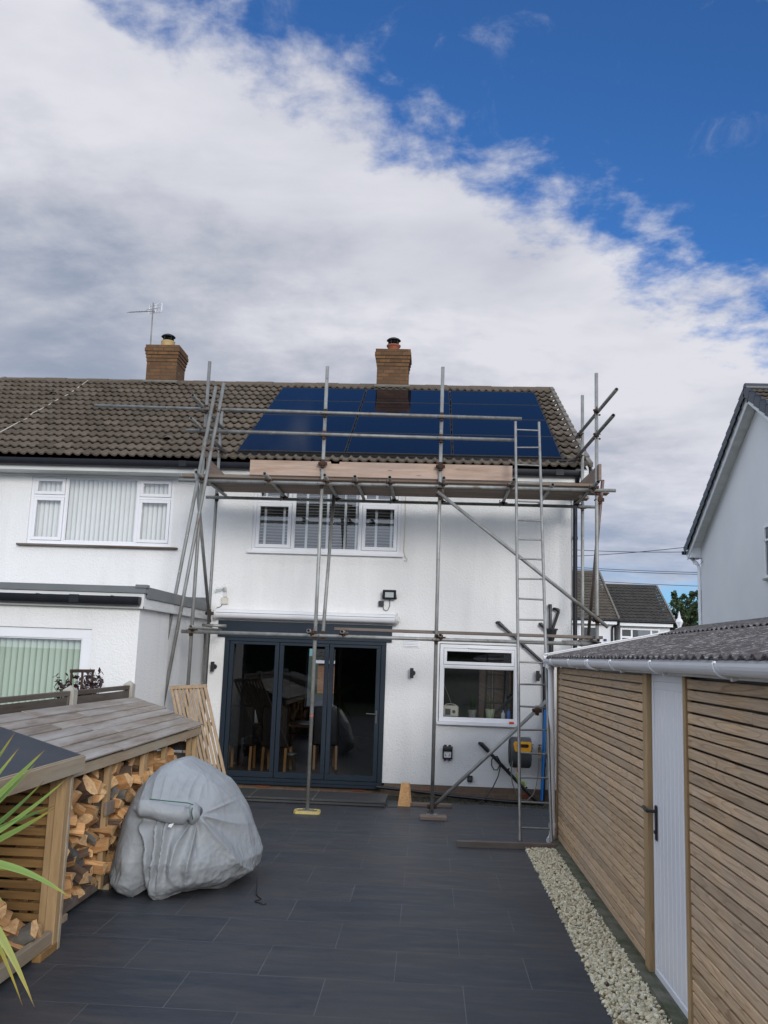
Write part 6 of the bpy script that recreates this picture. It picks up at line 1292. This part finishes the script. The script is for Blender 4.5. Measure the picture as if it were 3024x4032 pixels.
# ================================================================== NEIGHBOUR'S HOUSE ON THE RIGHT
NH = empty('gable_end_house', (11.5, 21.0, 0), 'white house at the right edge, its tall gable end facing the yard', 'house')
NX = 7.75; AY, AZ, EY0, EY1, EZ = 21.2, 8.62, 15.9, 26.5, 5.38
m = MB(); m.add([(NX, 26.15, 0), (NX, 16.25, 0), (NX, 16.25, 5.40), (NX, AY, 8.35), (NX, 26.15, 5.45)], [(0, 1, 2, 3, 4)]); m.add([(NX, 26.15, 0), (18, 26.15, 0), (18, 26.15, 5.3), (NX, 26.15, 5.3)], [(0, 1, 2, 3)]); m.add([(NX, 16.25, 0), (18, 16.25, 0), (18, 16.25, 5.3), (NX, 16.25, 5.3)], [(3, 2, 1, 0)]); m.build('wall', 'render_smooth', NH)
for e_, nm in ((EY1, 0), (EY0, 1)):
    m = MB(); tiles(m, 7.44, 18.0, (e_, EZ), (AY, AZ), amp=.018); m.build('roof', 'tile2', NH)
    m = MB(); d = V((0, AY - e_, AZ - EZ)); L = d.length; d.normalize(); n = 16
    for i in range(n):
        p0 = V((7.43, e_, EZ)) + d * (L * i / n); m.beam(p0 + V((0, 0, .035)), p0 + d * (L / n + .03) + V((0, 0, .012)), .10, .075, (0, -d.z, d.y) if d.y > 0 else (0, d.z, -d.y)); m.beam(p0 + V((-.05, 0, -.035)), p0 + d * (L / n) + V((-.05, 0, -.075)), .014, .22, (0, 0, 1))
    m.build('verge', 'verge', NH)
    m = MB(); o1 = V((7.465, e_, EZ - .20)); o2 = V((7.465, AY, AZ - .20)); m.beam(o1, o2, .02, .24, (0, 0, 1)); m.build('bargeboard', 'upvc', NH)
    m = MB(); m.add([(7.48, e_, EZ - .20), (NX + .01, e_, EZ - .20), (NX + .01, AY, AZ - .22), (7.48, AY, AZ - .22)], [(0, 1, 2, 3)]); m.build('verge_soffit', 'upvc_dirty', NH)
m = MB(); m.tube((7.40, AY, AZ + .03), (18, AY, AZ + .03), .12, 10); m.build('ridge_tiles', 'verge', NH)
m = MB(); m.prism([(7.47, 26.12, 5.12), (7.47, 26.52, 5.12), (7.47, 26.52, 5.32), (7.47, 26.12, 5.52)], (.30, 0, 0)); m.build('eaves_box', 'upvc', NH)
m = MB(); m.tube((7.35, 26.60, 5.30), (18, 26.60, 5.30), .055, 10); m.build('gutter', 'gutter', NH)
m = MB(); m.path([(7.60, 26.55, 5.25), (7.60, 26.5, 5.12), (7.66, 26.25, 4.98), (7.70, 26.16, 4.85), (7.70, 26.16, 0)], .045, 10); m.build('downpipe', 'upvc', NH)
def win_x(parent, X, y0, y1, z0, z1, fr=.06, tz=None):
    f = MB(); wall_xz_frame(f, y0, y1, z0, z1, X - .03, X + .03, fr)
    if tz: f.box(y0, y1, X - .03, X + .03, tz - .025, tz + .025)
    f.v = [(y, x, z) for x, y, z in f.v]; f.f = [q[::-1] for q in f.f]; w_ = f.build('window', 'upvc', parent)
    p = MB(); p.add([(X, y0, z0), (X, y1, z0), (X, y1, z1), (X, y0, z1)], [(3, 2, 1, 0)]); p.build('pane', 'glass', w_, parent)
    p = MB(); p.box(X + .01, X + .02, y0 + .02, y1 - .02, z0 + .02, z1 - .02); p.build('room_backing', 'room', w_, parent)
    s_ = MB(); s_.box(X - .07, X + .0, y0 - .05, y1 + .05, z0 - .05, z0 - .005); s_.build('sill', 'concrete', w_, parent)
win_x(NH, NX - .01, 20.0, 21.14, 4.10, 5.32, tz=4.97)
m = MB(); m.path([(7.5, 26.4, 5.28), (7.48, 26.2, 5.1), (7.6, 26.0, 5.05), (7.72, 25.9, 5.08)], .008, 5); m.path([(7.55, 26.2, 5.2), (7.55, 26.2, 4.95), (7.65, 26.0, 4.88), (7.74, 25.9, 5.0)], .006, 5)
tdict(m.build('loose_cable', 'black'), 'thin loose cables drooping from the eaves of the gable-end house', 'cable')

# ================================================================== HOUSES ACROSS THE STREET, TREES, WIRES
def far_house(name, label, x0, x1, ye, ze, yr, zr_, mat, wins, dpx=None, hipfix=None):
    t = empty(name, ((x0 + x1) / 2, ye + 4, 0), label, 'house'); yw = ye + .35
    m = MB(); m.box(x0 + .2, x1 - .2, yw, yw + 8, 0, ze - .15); m.build('wall', 'render_smooth', t)
    m = MB(); m.prism([(x0 + .2, yw, ze - .15), (x0 + .2, 2 * yr - yw, ze - .15), (x0 + .2, yr, zr_ - .1)], (x1 - x0 - .4, 0, 0)); m.build('gable', 'render_smooth', t)
    m = MB(); tiles(m, x0, x1, (ye, ze), (yr, zr_), wave=.30, gauge=.40, amp=.035, lift=.05, seg=6); m.build('roof', mat, t)
    m = MB(); m.add([(x0, yr, zr_), (x1, yr, zr_), (x1, 2 * yr - ye, ze), (x0, 2 * yr - ye, ze)], [(0, 1, 2, 3)]); m.build('rear_roof', mat, t)
    m = MB(); m.tube((x0, yr, zr_), (x1, yr, zr_), .10, 8); m.build('ridge_tiles', mat, t)
    m = MB()
    for i in range(14):
        q = i / 14; a = V((x1 + .02, ye + (yr - ye) * q, ze + (zr_ - ze) * q + .06)); b_ = V((x1 + .02, ye + (yr - ye) * (i + 1) / 14, ze + (zr_ - ze) * (i + 1) / 14 + .04)); m.beam(a, b_, .10, .12)
    m.build('verge', 'verge_tile', t)
    m = MB(); m.tube((x0, ye - .05, ze - .03), (x1, ye - .05, ze - .03), .07, 8); m.build('gutter', 'gutter', t)
    m = MB(); m.box(x0 + .1, x1 - .1, ye + .02, yw + .02, ze - .28, ze - .10); m.build('fascia', 'upvc', t)
    for a, b, c, d, mull, tr in wins:
        f = MB(); wall_xz_frame(f, a, b, c, d, yw - .06, yw + .02, .09)
        for q in mull: f.box(q - .05, q + .05, yw - .05, yw + .02, c + .09, d - .09)
        if tr: f.box(a + .09, mull[0] - .05, yw - .05, yw + .02, tr - .05, tr + .05); f.box(mull[-1] + .05, b - .09, yw - .05, yw + .02, tr - .05, tr + .05)
        w_ = f.build('window', 'upvc', t); p = MB(); p.add([(a, yw - .03, c), (b, yw - .03, c), (b, yw - .03, d), (a, yw - .03, d)], [(0, 1, 2, 3)]); p.build('pane', 'glass', w_, t)
        p = MB(); z = c + .1
        while z < d: p.box(a + .1, b - .1, yw - .012, yw - .006, z, z + .055); z += .075
        for q in (0.36, .5, .64): p.box(a + (b - a) * q - .05, a + (b - a) * q + .05, yw - .022, yw - .018, c + .1, d - .1)
        p.build('blind', 'greyplastic', w_, t)
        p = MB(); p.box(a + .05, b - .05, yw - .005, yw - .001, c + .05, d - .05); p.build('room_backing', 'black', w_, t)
    if dpx: m = MB(); m.path([(dpx + .35, ye - .05, ze - .08), (dpx + .3, ye + .0, ze - .25), (dpx + .02, yw - .08, ze - .42), (dpx, yw - .08, ze - .6), (dpx, yw - .08, 0)], .06, 8); m.build('downpipe', 'gutter', t)
    return t
far_house('distant_house', 'white house across the street, brown roof, just right of the scaffolded corner', 4.6, 10.77, 52, 4.50, 58.0, 7.735, 'tile2', [(8.6, 9.72, 2.7, 4.1, (9.15,), None), (6.6, 8.0, 2.7, 4.1, (7.3,), None)], 10.45)
far_house('distant_house', 'white house across the street with a dark grey roof and three-light window', 10.80, 13.98, 52.3, 4.46, 56.4, 6.80, 'tile3', [(10.98, 13.2, 2.5, 4.06, (11.62, 12.72), 3.55)])
m = MB(); m.box(9.97, 10.14, 52.29, 52.34, 3.28, 3.40); tdict(m.build('alarm_box', simple('blue_box', (.02, .02, .14))), 'small dark blue alarm box on the wall of the brown-roofed house', 'alarm box')
def tree(name, x, y, h, r, label, seed, n=9000, zb=1.0, lean=0):
    t = empty(name, (x, y, 0), label, 'tree', 'trees beyond the houses'); rr = random.Random(seed); tk = MB(); lf = MB(); tk.path([(x, y, 0), (x + .1, y, h * .3), (x - .05, y, h * .62)], .22, 9, taper=.5); cl = []
    for i in range(26):
        a = rr.uniform(0, 6.28); q = rr.random() ** .6; zc = zb + (h - zb) * rr.uniform(.18, .93); rr_ = r * q * math.sqrt(max(.08, 1 - ((zc - zb) / (h - zb) * 1.7 - .7) ** 2)); c = V((x + rr_ * math.cos(a), y + rr_ * math.sin(a), zc)); cl.append((c, rr.uniform(.35, .85)))
        tk.path([(x, y, h * rr.uniform(.2, .5)), V((x, y, zc * .8)).lerp(c, .5), c], .06, 6, taper=.25)
        for k in range(3): e_ = c + V((rr.gauss(0, .5), rr.gauss(0, .5), rr.uniform(.1, .8))); tk.path([c, e_], .018, 4, taper=.4); cl.append((e_, .22))
    for i in range(n):
        c, s_ = cl[rr.randrange(len(cl))]; d = V((rr.gauss(0, 1), rr.gauss(0, 1), rr.gauss(0, .9))); d = d.normalized() * s_ * (rr.random() ** .4); p = c + d; l_ = rr.uniform(.06, .13); u = V((rr.gauss(0, 1), rr.gauss(0, 1), rr.gauss(0, 1))).normalized(); w_ = u.cross(V((rr.gauss(0, 1), rr.gauss(0, 1), rr.gauss(0, 1)))).normalized()
        lf.add([p - u * l_, p + w_ * l_ * .6, p + u * l_, p - w_ * l_ * .6], [(0, 1, 2, 3)])
    lf.build('crown', 'leaf_dark', t); tk.build('trunk', 'twig', t)
tree('broadleaf_tree', 16.9, 62, 6.6, 2.2, 'bushy green tree just right of the dark grey roof', 1); tree('broadleaf_tree', 19.2, 64, 6.9, 2.0, 'green tree half hidden behind the gable-end house', 2); tree('broadleaf_tree', 17.8, 68, 5.6, 2.2, 'low green tree filling the gap behind the two taller trees', 3)
lx = 3.6
for (a, b, lab) in ((((lx, 26.5, 5.31)), (7.45, 26.5, 5.32), 'upper overhead wire running into the eaves of the gable-end house'), ((lx, 26.5, 5.06), (7.45, 26.5, 5.46), 'overhead wire crossing the upper wire just short of the eaves'),
        ((5.3, 40, 6.20), (12.6, 40, 6.10), 'top wire of the close pair above the distant roofs'), ((5.3, 40, 6.12), (12.6, 40, 6.015), 'bottom wire of the close pair above the distant roofs'), ((5.3, 40, 5.66), (12.6, 40, 5.495), 'lowest overhead wire just above the dark grey roof')):
    m = MB(); a, b = V(a), V(b); m.path([a.lerp(b, q / 8) - V((0, 0, .04 * math.sin(math.pi * q / 8))) for q in range(9)], .009 if a.y < 30 else .013, 5); tdict(m.build('overhead_wire', 'black'), lab, 'wire', 'overhead wires')
# brick house glimpsed straight through the dining room
BH = empty('brick_house', (-4.0, 50, 0), 'orange brick house glimpsed through the folding doors and the front window', 'house')
m = MB(); m.box(-5.75, -1.5, 48, 56, -0.5, 1.58); m.build('wall', 'brick_red', BH); m = MB(); tiles(m, -6.0, -1.3, (47.6, 1.68), (52, 4.2), wave=.3, gauge=.4, amp=.03, lift=.04, seg=4); m.build('roof', 'tile3', BH); m = MB(); m.box(-5.95, -1.4, 47.62, 47.7, 1.52, 1.70); m.build('fascia', 'upvc', BH)

# ================================================================== BEHIND THE VIEWER (seen only in the glass)
def hedge(x0, x1, y, h, label, seed):
    rr = random.Random(seed); lf = MB(); t = empty('hedge', ((x0 + x1) / 2, y, 0), label, 'hedge', 'hedges behind the viewer')
    m = MB(); m.box(x0 + .2, x1 - .2, y - .5, y + .3, 0, h - .4); m.build('dense_core', 'leaf_dark', t)
    for i in range(int((x1 - x0) * 260)):
        p = V((rr.uniform(x0, x1), y + .35 + rr.uniform(-.2, .35), h * rr.random() ** .8 + rr.uniform(0, .3))); u = V((rr.gauss(0, 1), rr.gauss(0, 1), rr.gauss(0, 1))).normalized(); w_ = u.cross(V((rr.gauss(0, 1), rr.gauss(0, 1), rr.gauss(0, 1)))).normalized(); l_ = rr.uniform(.06, .16)
        lf.add([p - u * l_, p + w_ * l_ * .6, p + u * l_, p - w_ * l_ * .6], [(0, 1, 2, 3)])
    lf.build('foliage', 'leaf_dark', t)
hedge(-12, -1, -13, 3.9, 'tall dark hedge at the left of the garden behind the viewer', 31); hedge(-1, 13, -13.5, 3.7, 'tall dark hedge at the right of the garden behind the viewer', 32)
